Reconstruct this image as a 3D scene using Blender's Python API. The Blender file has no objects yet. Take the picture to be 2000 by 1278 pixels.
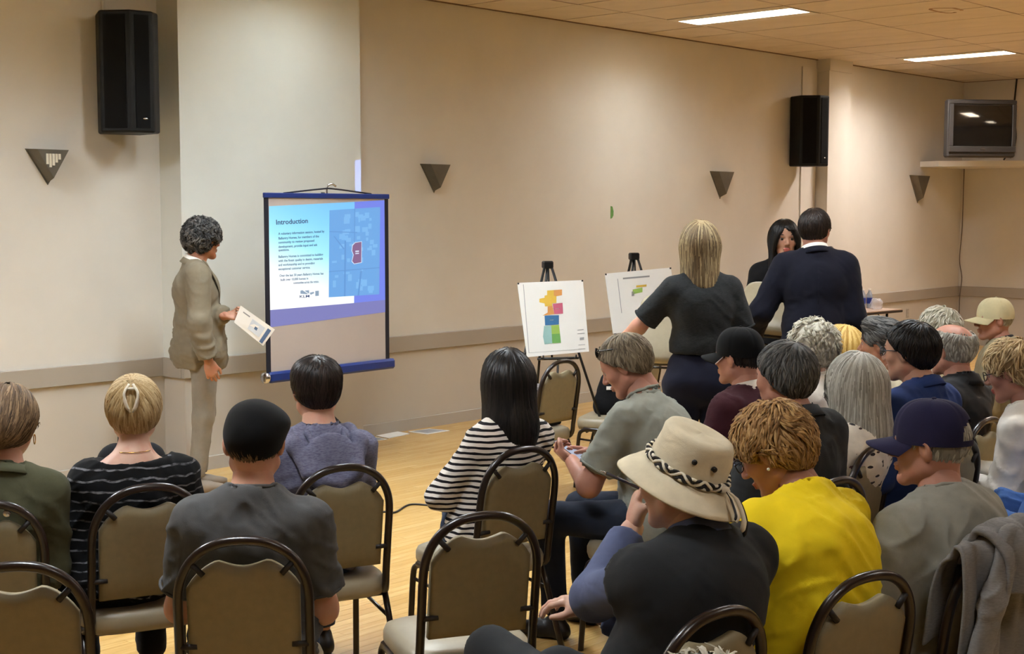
import bpy, math, random
import numpy as np
from mathutils import Vector, Matrix

# ------------------------------------------------------------------ camera
F_PX, CX, CY, CAM_H = 2667.0, 1000.0, 639.0, 1.80
PITCH = math.atan(227.0 / F_PX)
AZ = math.atan2(2515.0, math.hypot(F_PX, 227.0))      # view direction against the long wall (+X)
FWD_H = np.array([math.cos(AZ), math.sin(AZ), 0.0])
RIGHT = np.array([math.sin(AZ), -math.cos(AZ), 0.0])
UP0 = np.array([0.0, 0.0, 1.0])
FWD = FWD_H * math.cos(PITCH) - UP0 * math.sin(PITCH)
UPC = np.cross(RIGHT, FWD)
CAM = np.array([0.0, 0.0, CAM_H])
scene = bpy.context.scene
COL = scene.collection
cam_data = bpy.data.cameras.new('camera')
cam_data.sensor_width = 36.0
cam_data.lens = F_PX / 2000.0 * 36.0
cam_data.clip_start = 0.05
cam_data.clip_end = 100
cam = bpy.data.objects.new('camera', cam_data)
COL.objects.link(cam)
mw = Matrix.Identity(4)
for i in range(3):
    mw[i][0], mw[i][1], mw[i][2], mw[i][3] = RIGHT[i], UPC[i], -FWD[i], CAM[i]
cam.matrix_world = mw
scene.camera = cam

# ------------------------------------------------------------------ world, exposure, lamp strengths
world = bpy.data.worlds.new('world')
scene.world = world
world.use_nodes = True
world.node_tree.nodes['Background'].inputs[0].default_value = (0.9, 0.85, 0.8, 1)
world.node_tree.nodes['Background'].inputs[1].default_value = 0.05
scene.view_settings.view_transform = 'Standard'
scene.view_settings.look = 'None'
scene.view_settings.exposure = 0.55
scene.view_settings.gamma = 1.0
scene.view_settings.use_curve_mapping = False
# ceiling troffers: (x, y, strength, colour)
TROFFERS = [
    (1.79, 6.91, 135.0, (0.92, 1.0, 1.10)), (6.06, 6.91, 22.0, (0.88, 1.0, 1.08)), (4.84, 5.69, 85.0, (0.88, 1.0, 1.10)),  # third panel is unseen, added to brighten the left wall
    (10.33, 6.91, 36.0, (0.95, 1.0, 1.04)), (14.60, 6.91, 78.0, (1.0, 0.93, 0.90)),
    (1.79, 3.25, 50.0, (0.92, 1.0, 1.08)), (6.06, 3.25, 50.0, (0.93, 1.0, 1.06)),
    (10.33, 3.25, 56.0, (1.0, 0.97, 0.95)), (14.60, 3.25, 74.0, (1.0, 0.93, 0.90)),
    (1.79, -0.41, 26.0, (1.0, 1.0, 1.0)), (6.06, -0.41, 30.0, (1.0, 1.0, 1.0)),
    (10.33, -0.41, 40.0, (1.0, 0.96, 0.94)), (14.60, -0.41, 44.0, (1.0, 0.95, 0.92)),
]


# ------------------------------------------------------------------ geometry of the view (only used to find where things stand)
def ray(px, py):
    d = FWD * F_PX + RIGHT * (px - CX) - UPC * (py - CY)
    return d / np.linalg.norm(d)


def on_z(px, py, z):
    d = ray(px, py)
    return CAM + d * ((z - CAM_H) / d[2])


def on_y(px, py, y):
    d = ray(px, py)
    return CAM + d * (y / d[1])


def on_x(px, py, x):
    d = ray(px, py)
    return CAM + d * (x / d[0])


def at_depth(px, py, dep):
    d = ray(px, py)
    return CAM + d * (dep / (d @ FWD_H))


def depth_of(p):
    return float((np.asarray(p) - CAM) @ FWD_H)


def heading(yaw):
    """unit vector: yaw 0 looks along the view, positive turns to the left"""
    a = AZ + math.radians(yaw)
    return np.array([math.cos(a), math.sin(a), 0.0])


def rot_for(yaw):
    return AZ + math.radians(yaw) - math.pi / 2


# ------------------------------------------------------------------ objects
def tag(o, label=None, cat=None, group=None, kind=None):
    if label: o['label'] = label
    if cat: o['category'] = cat
    if group: o['group'] = group
    if kind: o['kind'] = kind
    return o


def empty(name, loc=(0, 0, 0), rotz=0.0, label=None, cat=None, group=None):
    o = bpy.data.objects.new(name, None)
    o.empty_display_size = 0.1
    COL.objects.link(o)
    o.location = loc
    o.rotation_euler = (0, 0, rotz)
    return tag(o, label, cat, group)


def link(name, mesh, parent=None, loc=None, rotz=None):
    o = bpy.data.objects.new(name, mesh)
    COL.objects.link(o)
    if parent is not None: o.parent = parent
    if loc is not None: o.location = loc
    if rotz is not None: o.rotation_euler = (0, 0, rotz)
    return o


def copy_tree(o, parent=None):
    c = o.copy()
    COL.objects.link(c)
    c.parent = parent
    for ch in o.children:
        copy_tree(ch, c)
    return c


def mesh_from(name, V, Fs, mats=None, mi=None, smooth=True):
    me = bpy.data.meshes.new(name)
    V = np.asarray(V, dtype=np.float32).reshape(-1, 3)
    if isinstance(Fs, np.ndarray):
        n, k = Fs.shape
        me.vertices.add(len(V))
        me.vertices.foreach_set('co', V.ravel())
        me.loops.add(n * k)
        me.loops.foreach_set('vertex_index', Fs.astype(np.int32).ravel())
        me.polygons.add(n)
        me.polygons.foreach_set('loop_start', (np.arange(n) * k).astype(np.int32))
        me.update(calc_edges=True)
    else:
        me.from_pydata([tuple(map(float, v)) for v in V], [], [tuple(int(i) for i in f) for f in Fs])
        me.update()
    if mats is not None:
        for m in (mats if isinstance(mats, (list, tuple)) else [mats]):
            me.materials.append(m)
    if mi is not None:
        me.polygons.foreach_set('material_index', np.asarray(mi, dtype=np.int32))
    me.polygons.foreach_set('use_smooth', np.full(len(me.polygons), bool(smooth)))
    me.update()
    return me


class MB:
    """collects simple shapes into one mesh"""
    def __init__(self):
        self.v, self.f, self.m, self.s = [], [], [], []

    def add(self, V, Fs, m=0, smooth=False):
        b = len(self.v)
        self.v += [tuple(map(float, p)) for p in V]
        for f in Fs:
            self.f.append(tuple(b + int(i) for i in f))
            self.m.append(m)
            self.s.append(smooth)
        return self

    def box(self, x0, x1, y0, y1, z0, z1, m=0, bev=0.0):
        if bev <= 0:
            V = [(x, y, z) for x in (x0, x1) for y in (y0, y1) for z in (z0, z1)]
            Fs = [(0, 1, 3, 2), (4, 6, 7, 5), (0, 4, 5, 1), (2, 3, 7, 6), (0, 2, 6, 4), (1, 5, 7, 3)]
            return self.add(V, Fs, m)
        b = bev                          # chamfered box
        lo, hi = np.array([x0, y0, z0]), np.array([x1, y1, z1])
        V, ix = [], {}
        for i in range(8):
            c = [(i >> 2) & 1, (i >> 1) & 1, i & 1]
            for a in range(3):
                p = [hi[k] - b if c[k] else lo[k] + b for k in range(3)]
                p[a] = hi[a] if c[a] else lo[a]
                ix[(tuple(c), a)] = len(V)
                V.append(p)
        Fs = []
        ctr = (lo + hi) / 2
        def addf(ids):
            P = np.array([V[i] for i in ids])
            n = np.cross(P[1] - P[0], P[2] - P[0])
            if n @ (P.mean(0) - ctr) < 0: ids = ids[::-1]
            Fs.append(tuple(ids))
        for a in range(3):
            o1, o2 = (a + 1) % 3, (a + 2) % 3
            for s in (0, 1):
                ids = []
                for u, w in ((0, 0), (1, 0), (1, 1), (0, 1)):
                    c = [0, 0, 0]
                    c[a], c[o1], c[o2] = s, u, w
                    ids.append(ix[(tuple(c), a)])
                addf(ids)
            for s1 in (0, 1):
                for s2 in (0, 1):
                    c0, c1 = [0, 0, 0], [0, 0, 0]
                    c0[o1] = c1[o1] = s1
                    c0[o2] = c1[o2] = s2
                    c1[a] = 1
                    addf([ix[(tuple(c0), o1)], ix[(tuple(c1), o1)], ix[(tuple(c1), o2)], ix[(tuple(c0), o2)]])
        for i in range(8):
            c = ((i >> 2) & 1, (i >> 1) & 1, i & 1)
            addf([ix[(c, 0)], ix[(c, 1)], ix[(c, 2)]])
        return self.add(V, Fs, m)

    def tube(self, pts, r, n=8, m=0, cap=True, flat=None):
        """sweep a round (or flattened) section along points; r number or list"""
        P = np.asarray(pts, float)
        k = len(P)
        R = np.full(k, r, float) if np.isscalar(r) else np.asarray(r, float)
        T = np.gradient(P, axis=0)
        T /= np.linalg.norm(T, axis=1)[:, None] + 1e-12
        ref = np.array([0, 0, 1.0]) if abs(T[0][2]) < 0.9 else np.array([1.0, 0, 0])
        N = np.cross(T[0], ref); N /= np.linalg.norm(N)
        V = []
        for i in range(k):
            if i:
                N = N - T[i] * (N @ T[i])
                N /= np.linalg.norm(N) + 1e-12
            B = np.cross(T[i], N)
            for j in range(n):
                a = 2 * math.pi * j / n
                V.append(P[i] + R[i] * (math.cos(a) * N + math.sin(a) * B * (flat or 1.0)))
        Fs = [(i * n + j, i * n + (j + 1) % n, (i + 1) * n + (j + 1) % n, (i + 1) * n + j) for i in range(k - 1) for j in range(n)]
        if cap:
            Fs += [tuple(range(n))[::-1], tuple((k - 1) * n + j for j in range(n))]
        return self.add(V, Fs, m, True)

    def lathe(self, prof, n=24, m=0, c=(0, 0, 0), M=None, cap=True):
        V = []
        for r, z in prof:
            for j in range(n):
                a = 2 * math.pi * j / n
                p = np.array([r * math.cos(a), r * math.sin(a), z])
                if M is not None: p = M @ p
                V.append(p + np.asarray(c))
        k = len(prof)
        Fs = [(i * n + j, i * n + (j + 1) % n, (i + 1) * n + (j + 1) % n, (i + 1) * n + j) for i in range(k - 1) for j in range(n)]
        if cap:
            Fs += [tuple(range(n))[::-1], tuple((k - 1) * n + j for j in range(n))]
        return self.add(V, Fs, m, True)

    def prism(self, poly, h0, h1, axis=2, m=0):
        """extrude a 2-D polygon along an axis"""
        n = len(poly)
        def p3(u, w, h):
            return {2: (u, w, h), 1: (u, h, w), 0: (h, u, w)}[axis]
        V = [p3(u, w, h0) for u, w in poly] + [p3(u, w, h1) for u, w in poly]
        Fs = [tuple(range(n)), tuple(range(n, 2 * n))[::-1]] + [(i, n + i, n + (i + 1) % n, (i + 1) % n) for i in range(n)]
        return self.add(V, Fs, m)

    def sphere(self, c, r, n=12, m=0, sc=(1, 1, 1)):
        prof = [(max(1e-4, math.sin(math.pi * i / n)), -math.cos(math.pi * i / n)) for i in range(n + 1)]
        b = len(self.v)
        self.lathe([(a * r, z * r) for a, z in prof], n=n + 4, m=m)
        for i in range(b, len(self.v)):
            self.v[i] = tuple(self.v[i][k] * sc[k] + c[k] for k in range(3))
        return self

    def mesh(self, name, mats, fix=True):
        me = mesh_from(name, self.v, self.f, mats, self.m, False)
        if fix:
            import bmesh
            bm = bmesh.new(); bm.from_mesh(me)
            bmesh.ops.recalc_face_normals(bm, faces=bm.faces)
            bm.to_mesh(me); bm.free()
        me.polygons.foreach_set('use_smooth', np.array(self.s, dtype=bool))
        return me

    def build(self, name, mats, parent=None, loc=None, rotz=None, fix=True):
        return link(name, self.mesh(name, mats, fix), parent, loc, rotz)


def smooth_path(pts, n=6, closed=False):
    """Catmull-Rom through points"""
    P = np.asarray(pts, float)
    out = []
    k = len(P)
    rng = range(k if closed else k - 1)
    for i in rng:
        p1, p2 = P[i], P[(i + 1) % k]
        p0 = P[i - 1] if (i > 0 or closed) else 2 * p1 - p2
        p3 = P[(i + 2) % k] if (i + 2 < k or closed) else 2 * p2 - p1
        for j in range(n):
            t = j / n
            out.append(0.5 * ((2 * p1) + (-p0 + p2) * t + (2 * p0 - 5 * p1 + 4 * p2 - p3) * t * t + (-p0 + 3 * p1 - 3 * p2 + p3) * t ** 3))
    if not closed: out.append(P[-1])
    return np.array(out)


def rot_xyz(ax, ay, az):
    return np.array(Matrix.Rotation(az, 3, 'Z') @ Matrix.Rotation(ay, 3, 'Y') @ Matrix.Rotation(ax, 3, 'X'))


# ------------------------------------------------------------------ noise
_rs = np.random.RandomState(7)
_TAB = _rs.rand(64, 64, 64).astype(np.float32) * 2 - 1


def vnoise(P):
    P = np.asarray(P, np.float32)
    i = np.floor(P).astype(np.int32)
    f = P - i
    f = f * f * (3 - 2 * f)
    i &= 63
    j = (i + 1) & 63
    x0, y0, z0 = i[..., 0], i[..., 1], i[..., 2]
    x1, y1, z1 = j[..., 0], j[..., 1], j[..., 2]
    fx, fy, fz = f[..., 0], f[..., 1], f[..., 2]
    a = _TAB[x0, y0, z0] * (1 - fx) + _TAB[x1, y0, z0] * fx
    b = _TAB[x0, y1, z0] * (1 - fx) + _TAB[x1, y1, z0] * fx
    c = _TAB[x0, y0, z1] * (1 - fx) + _TAB[x1, y0, z1] * fx
    d = _TAB[x0, y1, z1] * (1 - fx) + _TAB[x1, y1, z1] * fx
    return (a * (1 - fy) + b * fy) * (1 - fz) + (c * (1 - fy) + d * fy) * fz


def fbm(P, o=2):
    s, a = 0, 1.0
    for k in range(o):
        s = s + a * vnoise(P * (2 ** k) + 17.3 * k)
        a *= 0.5
    return s


# ------------------------------------------------------------------ soft solids: smooth unions of cones and ellipsoids, turned into one skin
class Soft:
    def __init__(self):
        self.p = []

    def cone(self, a, b, ra, rb, k=0.03, clip=None, op='u', sq=None):
        self.p.append(('c', np.asarray(a, float), np.asarray(b, float), float(ra), float(rb), k, clip, op, sq))
        return self

    def ell(self, c, r, R=None, k=0.03, clip=None, op='u'):
        self.p.append(('e', np.asarray(c, float), np.asarray(r, float), None if R is None else np.asarray(R, float), None, k, clip, op, None))
        return self

    def ring(self, c, R, rad, hh, th, k=0.006, clip=None, op='u', cone=0.0):
        """band round the local z axis: radius rad(x,y), half height hh, thickness th"""
        self.p.append(('r', np.asarray(c, float), np.asarray(R, float), (rad, hh, th, cone), None, k, clip, op, None))
        return self

    def chain(self, pts, rs, k=0.03, clip=None, op='u'):
        for i in range(len(pts) - 1):
            self.cone(pts[i], pts[i + 1], rs[i], rs[i + 1], k, clip, op)
        return self

    def bounds(self, q):
        if q[0] == 'c':
            r = max(q[3], q[4])
            return np.minimum(q[1], q[2]) - r, np.maximum(q[1], q[2]) + r
        if q[0] == 'e':
            r = q[2] if q[3] is None else np.sqrt((q[3] ** 2) @ (q[2] ** 2))
            return q[1] - r, q[1] + r
        rad, hh, th, cone = q[3]
        r = max(rad) + th + hh + abs(cone)
        return q[1] - r, q[1] + r

    @staticmethod
    def dist(q, P):
        if q[0] == 'c':
            ba = q[2] - q[1]
            l2 = float(ba @ ba) + 1e-9
            pa = P - q[1].astype(np.float32)
            t = np.clip((pa @ ba.astype(np.float32)) / l2, 0, 1)
            d = pa - t[..., None] * ba.astype(np.float32)
            if q[8] is not None:       # squash along a direction
                n, s = q[8]
                n = np.asarray(n, np.float32)
                d = d + (d @ n)[..., None] * n * (1 / s - 1)
            d = np.sqrt((d * d).sum(-1)) - (q[3] + (q[4] - q[3]) * t)
        elif q[0] == 'e':
            p = P - q[1].astype(np.float32)
            if q[3] is not None: p = p @ q[3].astype(np.float32)
            r = q[2].astype(np.float32)
            a = p / r
            b = a / r
            k0 = np.sqrt((a * a).sum(-1))
            k1 = np.sqrt((b * b).sum(-1)) + 1e-9
            d = k0 * (k0 - 1) / k1
        else:
            rad, hh, th, cone = q[3]
            p = (P - q[1].astype(np.float32)) @ q[2].astype(np.float32)
            ph = np.arctan2(p[..., 1] / rad[1], p[..., 0] / rad[0])
            rr = np.sqrt(p[..., 0] ** 2 + p[..., 1] ** 2)
            r0 = np.sqrt((rad[0] * np.cos(ph)) ** 2 + (rad[1] * np.sin(ph)) ** 2) + cone * p[..., 2] / hh
            dx = np.abs(rr - r0) - th
            dz = np.abs(p[..., 2]) - hh
            d = np.maximum(dx, dz)
        if q[6] is not None:
            for pt, n in q[6]:
                n = np.asarray(n, np.float32)
                d = np.maximum(d, (P - np.asarray(pt, np.float32)) @ n)
        return d.astype(np.float32)

    def f(self, P):
        """distance at scattered points"""
        D = np.full(P.shape[:-1], 1.0, np.float32)
        for q in self.p:
            D = self.comb(D, self.dist(q, P), q)
        return D

    @staticmethod
    def comb(a, b, q):
        k = q[5]
        if q[7] == 'u':
            h = np.clip(0.5 + 0.5 * (a - b) / k, 0, 1)
            return a * (1 - h) + b * h - k * h * (1 - h)
        if q[7] == 's':
            h = np.clip(0.5 - 0.5 * (a + b) / k, 0, 1)
            return a * (1 - h) - b * h + k * h * (1 - h)
        return np.maximum(a, b)

    def surface(self, h):
        lo = np.min([self.bounds(q)[0] for q in self.p if q[7] == 'u'], axis=0) - 0.04
        hi = np.max([self.bounds(q)[1] for q in self.p if q[7] == 'u'], axis=0) + 0.04
        n = np.ceil((hi - lo) / h).astype(int) + 1
        ax = [(lo[i] + h * np.arange(n[i])).astype(np.float32) for i in range(3)]
        D = np.full(n, 0.3, np.float32)
        for q in self.p:
            if q[7] == 'i':
                sl = tuple(slice(0, n[i]) for i in range(3))
            else:
                b0, b1 = self.bounds(q)
                mrg = q[5] + 2.5 * h
                i0 = np.clip(np.floor((b0 - mrg - lo) / h).astype(int), 0, n)
                i1 = np.clip(np.ceil((b1 + mrg - lo) / h).astype(int) + 1, 0, n)
                if np.any(i1 <= i0): continue
                sl = tuple(slice(i0[i], i1[i]) for i in range(3))
            P = np.stack(np.meshgrid(ax[0][sl[0]], ax[1][sl[1]], ax[2][sl[2]], indexing='ij'), -1)
            D[sl] = self.comb(D[sl], self.dist(q, P), q)
        return surface_net(D, lo, h)


def surface_net(D, lo, h):
    s = D < 0
    n = np.array(D.shape) - 1
    sub = lambda A, c: A[c[0]:c[0] + n[0], c[1]:c[1] + n[1], c[2]:c[2] + n[2]]
    cs = [(i, j, k) for i in (0, 1) for j in (0, 1) for k in (0, 1)]
    cnt = sum(sub(s, c).astype(np.int8) for c in cs)
    act = (cnt > 0) & (cnt < 8)
    idx = np.argwhere(act)
    vid = np.full(tuple(n), -1, np.int32)
    vid[act] = np.arange(len(idx))
    dv = {c: D[idx[:, 0] + c[0], idx[:, 1] + c[1], idx[:, 2] + c[2]] for c in cs}
    acc = np.zeros((len(idx), 3), np.float32)
    num = np.zeros(len(idx), np.float32)
    for c in cs:
        for a in range(3):
            if c[a] == 0:
                e = list(c); e[a] = 1; e = tuple(e)
                da, db = dv[c], dv[e]
                x = (da < 0) != (db < 0)
                t = np.where(x, da / (da - db + 1e-12), 0)
                p = np.tile(np.array(c, np.float32), (len(idx), 1))
                p[:, a] += t
                acc += np.where(x[:, None], p, 0)
                num += x
    V = (idx + acc / np.maximum(num, 1)[:, None]) * h + lo
    quads = []
    for a in range(3):
        b, c = (a + 1) % 3, (a + 2) % 3
        lo_s, hi_s = [slice(None)] * 3, [slice(None)] * 3
        lo_s[a], hi_s[a] = slice(0, -1), slice(1, None)
        A, B = s[tuple(lo_s)], s[tuple(hi_s)]
        e = np.argwhere(A != B)
        e = e[(e[:, b] > 0) & (e[:, c] > 0) & (e[:, b] < n[b]) & (e[:, c] < n[c])]
        if not len(e): continue
        inside = A[e[:, 0], e[:, 1], e[:, 2]]
        o = []
        for db, dc in ((1, 1), (0, 1), (0, 0), (1, 0)):
            q = e.copy()
            q[:, b] -= db; q[:, c] -= dc
            o.append(vid[q[:, 0], q[:, 1], q[:, 2]])
        Q = np.stack(o, 1)
        Q[~inside] = Q[~inside][:, ::-1]
        quads.append(Q)
    Q = np.concatenate(quads) if quads else np.zeros((0, 4), np.int32)
    Q = Q[(Q >= 0).all(1)]
    return V.astype(np.float32), Q


def normals_of(V, Q):
    n = np.cross(V[Q[:, 2]] - V[Q[:, 0]], V[Q[:, 3]] - V[Q[:, 1]])
    N = np.zeros_like(V)
    for k in range(4):
        np.add.at(N, Q[:, k], n)
    return N / (np.linalg.norm(N, axis=1)[:, None] + 1e-12)


def relax(V, Q, it=2, lam=0.5):
    for _ in range(it):
        acc = np.zeros_like(V); num = np.zeros(len(V), np.float32)
        for k in range(4):
            a, b = Q[:, k], Q[:, (k + 1) % 4]
            np.add.at(acc, a, V[b]); np.add.at(acc, b, V[a])
            np.add.at(num, a, 1); np.add.at(num, b, 1)
        V = V + lam * (acc / np.maximum(num, 1)[:, None] - V)
    return V


# ------------------------------------------------------------------ materials
def lin(c):
    return tuple(((x / 255.0) / 12.92 if x / 255.0 <= 0.04045 else ((x / 255.0 + 0.055) / 1.055) ** 2.4) for x in c[:3]) + (1.0,)


class NT:
    def __init__(self, name):
        self.m = bpy.data.materials.new(name)
        self.m.use_nodes = True
        self.t = self.m.node_tree
        self.b = self.t.nodes['Principled BSDF']

    def n(self, ty, **kw):
        o = self.t.nodes.new(ty)
        for k, v in kw.items():
            if hasattr(o, k): setattr(o, k, v)
            else: o.inputs[k].default_value = v
        return o

    def l(self, a, b):
        self.t.links.new(a, b)

    def coords(self, scale=(1, 1, 1), kind='Object', rot=(0, 0, 0)):
        tc = self.n('ShaderNodeTexCoord')
        mp = self.n('ShaderNodeMapping')
        mp.inputs['Scale'].default_value = scale
        mp.inputs['Rotation'].default_value = rot
        self.l(tc.outputs[kind], mp.inputs['Vector'])
        return mp.outputs['Vector']

    def noise(self, vec, scale, detail=3.0, rough=0.5, dist=0.0):
        o = self.n('ShaderNodeTexNoise')
        o.inputs['Scale'].default_value = scale
        o.inputs['Detail'].default_value = detail
        o.inputs['Roughness'].default_value = rough
        o.inputs['Distortion'].default_value = dist
        self.l(vec, o.inputs['Vector'])
        return o.outputs['Fac']

    def ramp(self, fac, stops, interp='LINEAR'):
        o = self.n('ShaderNodeValToRGB')
        o.color_ramp.interpolation = interp
        e = o.color_ramp.elements
        while len(e) < len(stops): e.new(0.5)
        for i, (p, c) in enumerate(stops):
            e[i].position = p
            e[i].color = c
        self.l(fac, o.inputs['Fac'])
        return o.outputs['Color']

    def math(self, op, a, b=None, c=None):
        o = self.n('ShaderNodeMath', operation=op)
        for i, x in enumerate((a, b, c)):
            if x is None: continue
            if isinstance(x, (int, float)): o.inputs[i].default_value = x
            else: self.l(x, o.inputs[i])
        return o.outputs[0]

    def mix(self, fac, a, b, mode='MIX'):
        o = self.n('ShaderNodeMix', data_type='RGBA', blend_type=mode)
        for i, x in ((0, fac), (6, a), (7, b)):
            if isinstance(x, (int, float, tuple)): o.inputs[i].default_value = x
            else: self.l(x, o.inputs[i])
        return o.outputs[2]

    def bump(self, h, strength=0.3, dist=0.01, prev=None):
        o = self.n('ShaderNodeBump')
        o.inputs['Strength'].default_value = strength
        o.inputs['Distance'].default_value = dist
        self.l(h, o.inputs['Height'])
        if prev is not None: self.l(prev, o.inputs['Normal'])
        return o.outputs['Normal']

    def set(self, **kw):
        for k, v in kw.items():
            i = self.b.inputs[k.replace('_', ' ')]
            if isinstance(v, (int, float, tuple)): i.default_value = v
            else: self.l(v, i)
        return self


def shade(c, k):
    return tuple(min(1.0, x * k) for x in lin(c)[:3]) + (1.0,)


def plain(name, c, rough=0.6, var=0.12, vs=6.0, bump=0.0, bs=120.0, bd=0.002, metal=0.0, spec=0.5, sheen=0.0, scale=(1, 1, 1)):
    t = NT(name)
    v = t.coords(scale)
    f = t.noise(v, vs, 4.0)
    t.set(Base_Color=t.ramp(f, [(0.3, shade(c, 1 - var)), (0.7, shade(c, 1 + var))]), Roughness=rough, Metallic=metal)
    t.b.inputs['Specular IOR Level'].default_value = spec
    if sheen: t.b.inputs['Sheen Weight'].default_value = sheen
    if bump: t.set(Normal=t.bump(t.noise(v, bs, 2.0), bump, bd))
    return t.m


def fabric(name, c, var=0.10, weave=420.0, wrinkle=0.45, rough=0.9, mott=None, ws=9.0, spec=0.2):
    """woven or knitted cloth: fine weave and soft creases as relief"""
    t = NT(name)
    v = t.coords()
    f = t.noise(v, 14.0, 5.0, 0.6)
    col = t.ramp(f, [(0.3, shade(c, 1 - var)), (0.7, shade(c, 1 + var))])
    if mott:                                   # melange yarn: streaks of a second colour
        g = t.noise(t.coords((22, 22, 120)), 3.0, 3.0, 0.7)
        col = t.mix(t.ramp(g, [(0.42, (0, 0, 0, 1)), (0.62, (1, 1, 1, 1))]), col, lin(mott))
    cr = t.n('ShaderNodeTexNoise', noise_type='RIDGED_MULTIFRACTAL') if hasattr(bpy.types.ShaderNodeTexNoise, 'noise_type') else t.n('ShaderNodeTexNoise')
    cr.inputs['Scale'].default_value = ws
    cr.inputs['Detail'].default_value = 1.5
    cr.inputs['Distortion'].default_value = 0.6
    t.l(t.coords((1.0, 1.0, 1.9), rot=(0.3, 0.5, 0.2)), cr.inputs['Vector'])
    n1 = t.bump(cr.outputs['Fac'], wrinkle, 0.012)
    n2 = t.bump(t.noise(v, weave, 2.0), 0.25, 0.0015, n1)
    t.set(Base_Color=col, Roughness=rough, Normal=n2)
    t.b.inputs['Specular IOR Level'].default_value = spec
    t.b.inputs['Sheen Weight'].default_value = 0.03
    return t


def cloth(name, c, **kw):
    return fabric(name, c, **kw).m


def emit(name, c, s):
    t = NT(name)
    t.set(Base_Color=(0.02, 0.02, 0.02, 1), Emission_Color=lin(c), Emission_Strength=s)
    return t.m


def wood_floor():
    t = NT('maple_strip')
    v = t.coords((1.0, 1.0, 1.0))
    geo = t.n('ShaderNodeNewGeometry')
    oi = t.n('ShaderNodeObjectInfo')
    r = t.math('FRACT', t.math('ADD', geo.outputs['Random Per Island'], oi.outputs['Random']))
    pos = t.n('ShaderNodeMapping')
    pos.inputs['Scale'].default_value = (2.2, 34.0, 1.0)
    t.l(geo.outputs['Position'], pos.inputs['Vector'])
    ofs = t.n('ShaderNodeVectorMath', operation='ADD')
    t.l(pos.outputs[0], ofs.inputs[0])
    cmb = t.n('ShaderNodeCombineXYZ')
    t.l(t.math('MULTIPLY', r, 90.0), cmb.inputs[2])
    t.l(cmb.outputs[0], ofs.inputs[1])
    g = t.noise(ofs.outputs[0], 1.6, 5.0, 0.6, 0.6)
    base = t.ramp(r, [(0.0, lin((204, 166, 100))), (0.5, lin((214, 178, 114))), (1.0, lin((194, 154, 90)))])
    col = t.mix(t.ramp(g, [(0.35, (0, 0, 0, 1)), (0.75, (1, 1, 1, 1))]), base, lin((188, 145, 82)))
    t.set(Base_Color=col, Roughness=t.math('MULTIPLY_ADD', g, 0.10, 0.17))
    t.b.inputs['Specular IOR Level'].default_value = 0.5
    t.set(Normal=t.bump(g, 0.03, 0.002))
    return t.m


def wall_paint(name, c):
    t = NT(name)
    v = t.coords()
    f = t.noise(v, 1.3, 4.0, 0.6)
    t.set(Base_Color=t.ramp(f, [(0.35, shade(c, 0.965)), (0.65, shade(c, 1.03))]), Roughness=0.62)
    n1 = t.bump(t.noise(v, 160.0, 3.0), 0.10, 0.002)
    t.set(Normal=n1)
    t.b.inputs['Specular IOR Level'].default_value = 0.3
    return t.m


def hair_mat(name, dark, mid, light, rough=0.58, ends=None):
    """each lock its own shade"""
    t = NT(name)
    geo = t.n('ShaderNodeNewGeometry')
    col = t.ramp(geo.outputs['Random Per Island'], [(0.0, lin(dark)), (0.45, lin(mid)), (1.0, lin(light))])
    f = t.noise(t.coords((1, 1, 0.35)), 160.0, 2.0)
    col = t.mix(t.math('MULTIPLY', f, 0.5), col, lin(dark))
    t.set(Base_Color=col, Roughness=rough)
    t.b.inputs['Specular IOR Level'].default_value = 0.25
    t.set(Normal=t.bump(f, 0.35, 0.002))
    return t.m


def skin_mat(name, c, red=(190, 95, 80)):
    t = NT(name)
    v = t.coords()
    f = t.noise(v, 9.0, 4.0)
    col = t.ramp(f, [(0.3, shade(c, 0.93)), (0.7, shade(c, 1.05))])
    col = t.mix(t.ramp(t.noise(v, 22.0, 3.0), [(0.45, (0, 0, 0, 1)), (0.8, (0.35, 0.35, 0.35, 1))]), col, lin(red))
    t.set(Base_Color=col, Roughness=0.5, Normal=t.bump(t.noise(v, 300.0, 2.0), 0.12, 0.001))
    t.b.inputs['Subsurface Weight'].default_value = 0.08
    t.b.inputs['Subsurface Radius'].default_value = (0.02, 0.008, 0.005)
    t.b.inputs['Specular IOR Level'].default_value = 0.35
    return t.m


M = {}
M['wall_up'] = wall_paint('wall_cream', (206, 201, 191))
M['wall_low'] = wall_paint('wall_dado', (184, 176, 163))
M['rail'] = wall_paint('rail_taupe', (158, 149, 137))
M['base'] = wall_paint('baseboard_taupe', (170, 162, 150))
M['white_wall'] = wall_paint('wall_pilaster', (206, 207, 200))
M['ceil_tile'] = plain('ceiling_tile_offwhite', (204, 190, 170), 0.9, 0.05, 3.0, 0.3, 90.0, 0.002)
M['ceil_grid'] = plain('ceiling_grid_beige', (112, 86, 60), 0.6, 0.05)
M['ceil_stain'] = plain('water_stain', (156, 124, 92), 0.9, 0.25, 12.0)
M['floor'] = wood_floor()
M['subfloor'] = plain('subfloor_dark', (52, 34, 18), 0.8)
M['trof_frame'] = plain('fixture_frame_white', (205, 196, 178), 0.5)
M['black_plastic'] = plain('black_plastic', (5, 5, 6), 0.5, 0.15, bump=0.15, bs=500, spec=0.25)
M['black_metal'] = plain('black_metal', (12, 12, 13), 0.4, 0.1)
M['grille'] = plain('speaker_grille', (4, 4, 5), 0.8, 0.2, bump=0.5, bs=700, bd=0.002, spec=0.15)
M['chrome'] = plain('chrome', (200, 200, 205), 0.2, 0.03, metal=1.0)
M['frame'] = plain('bronze_brown_tube', (30, 19, 14), 0.28, 0.15, metal=0.0, spec=0.6)
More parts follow.
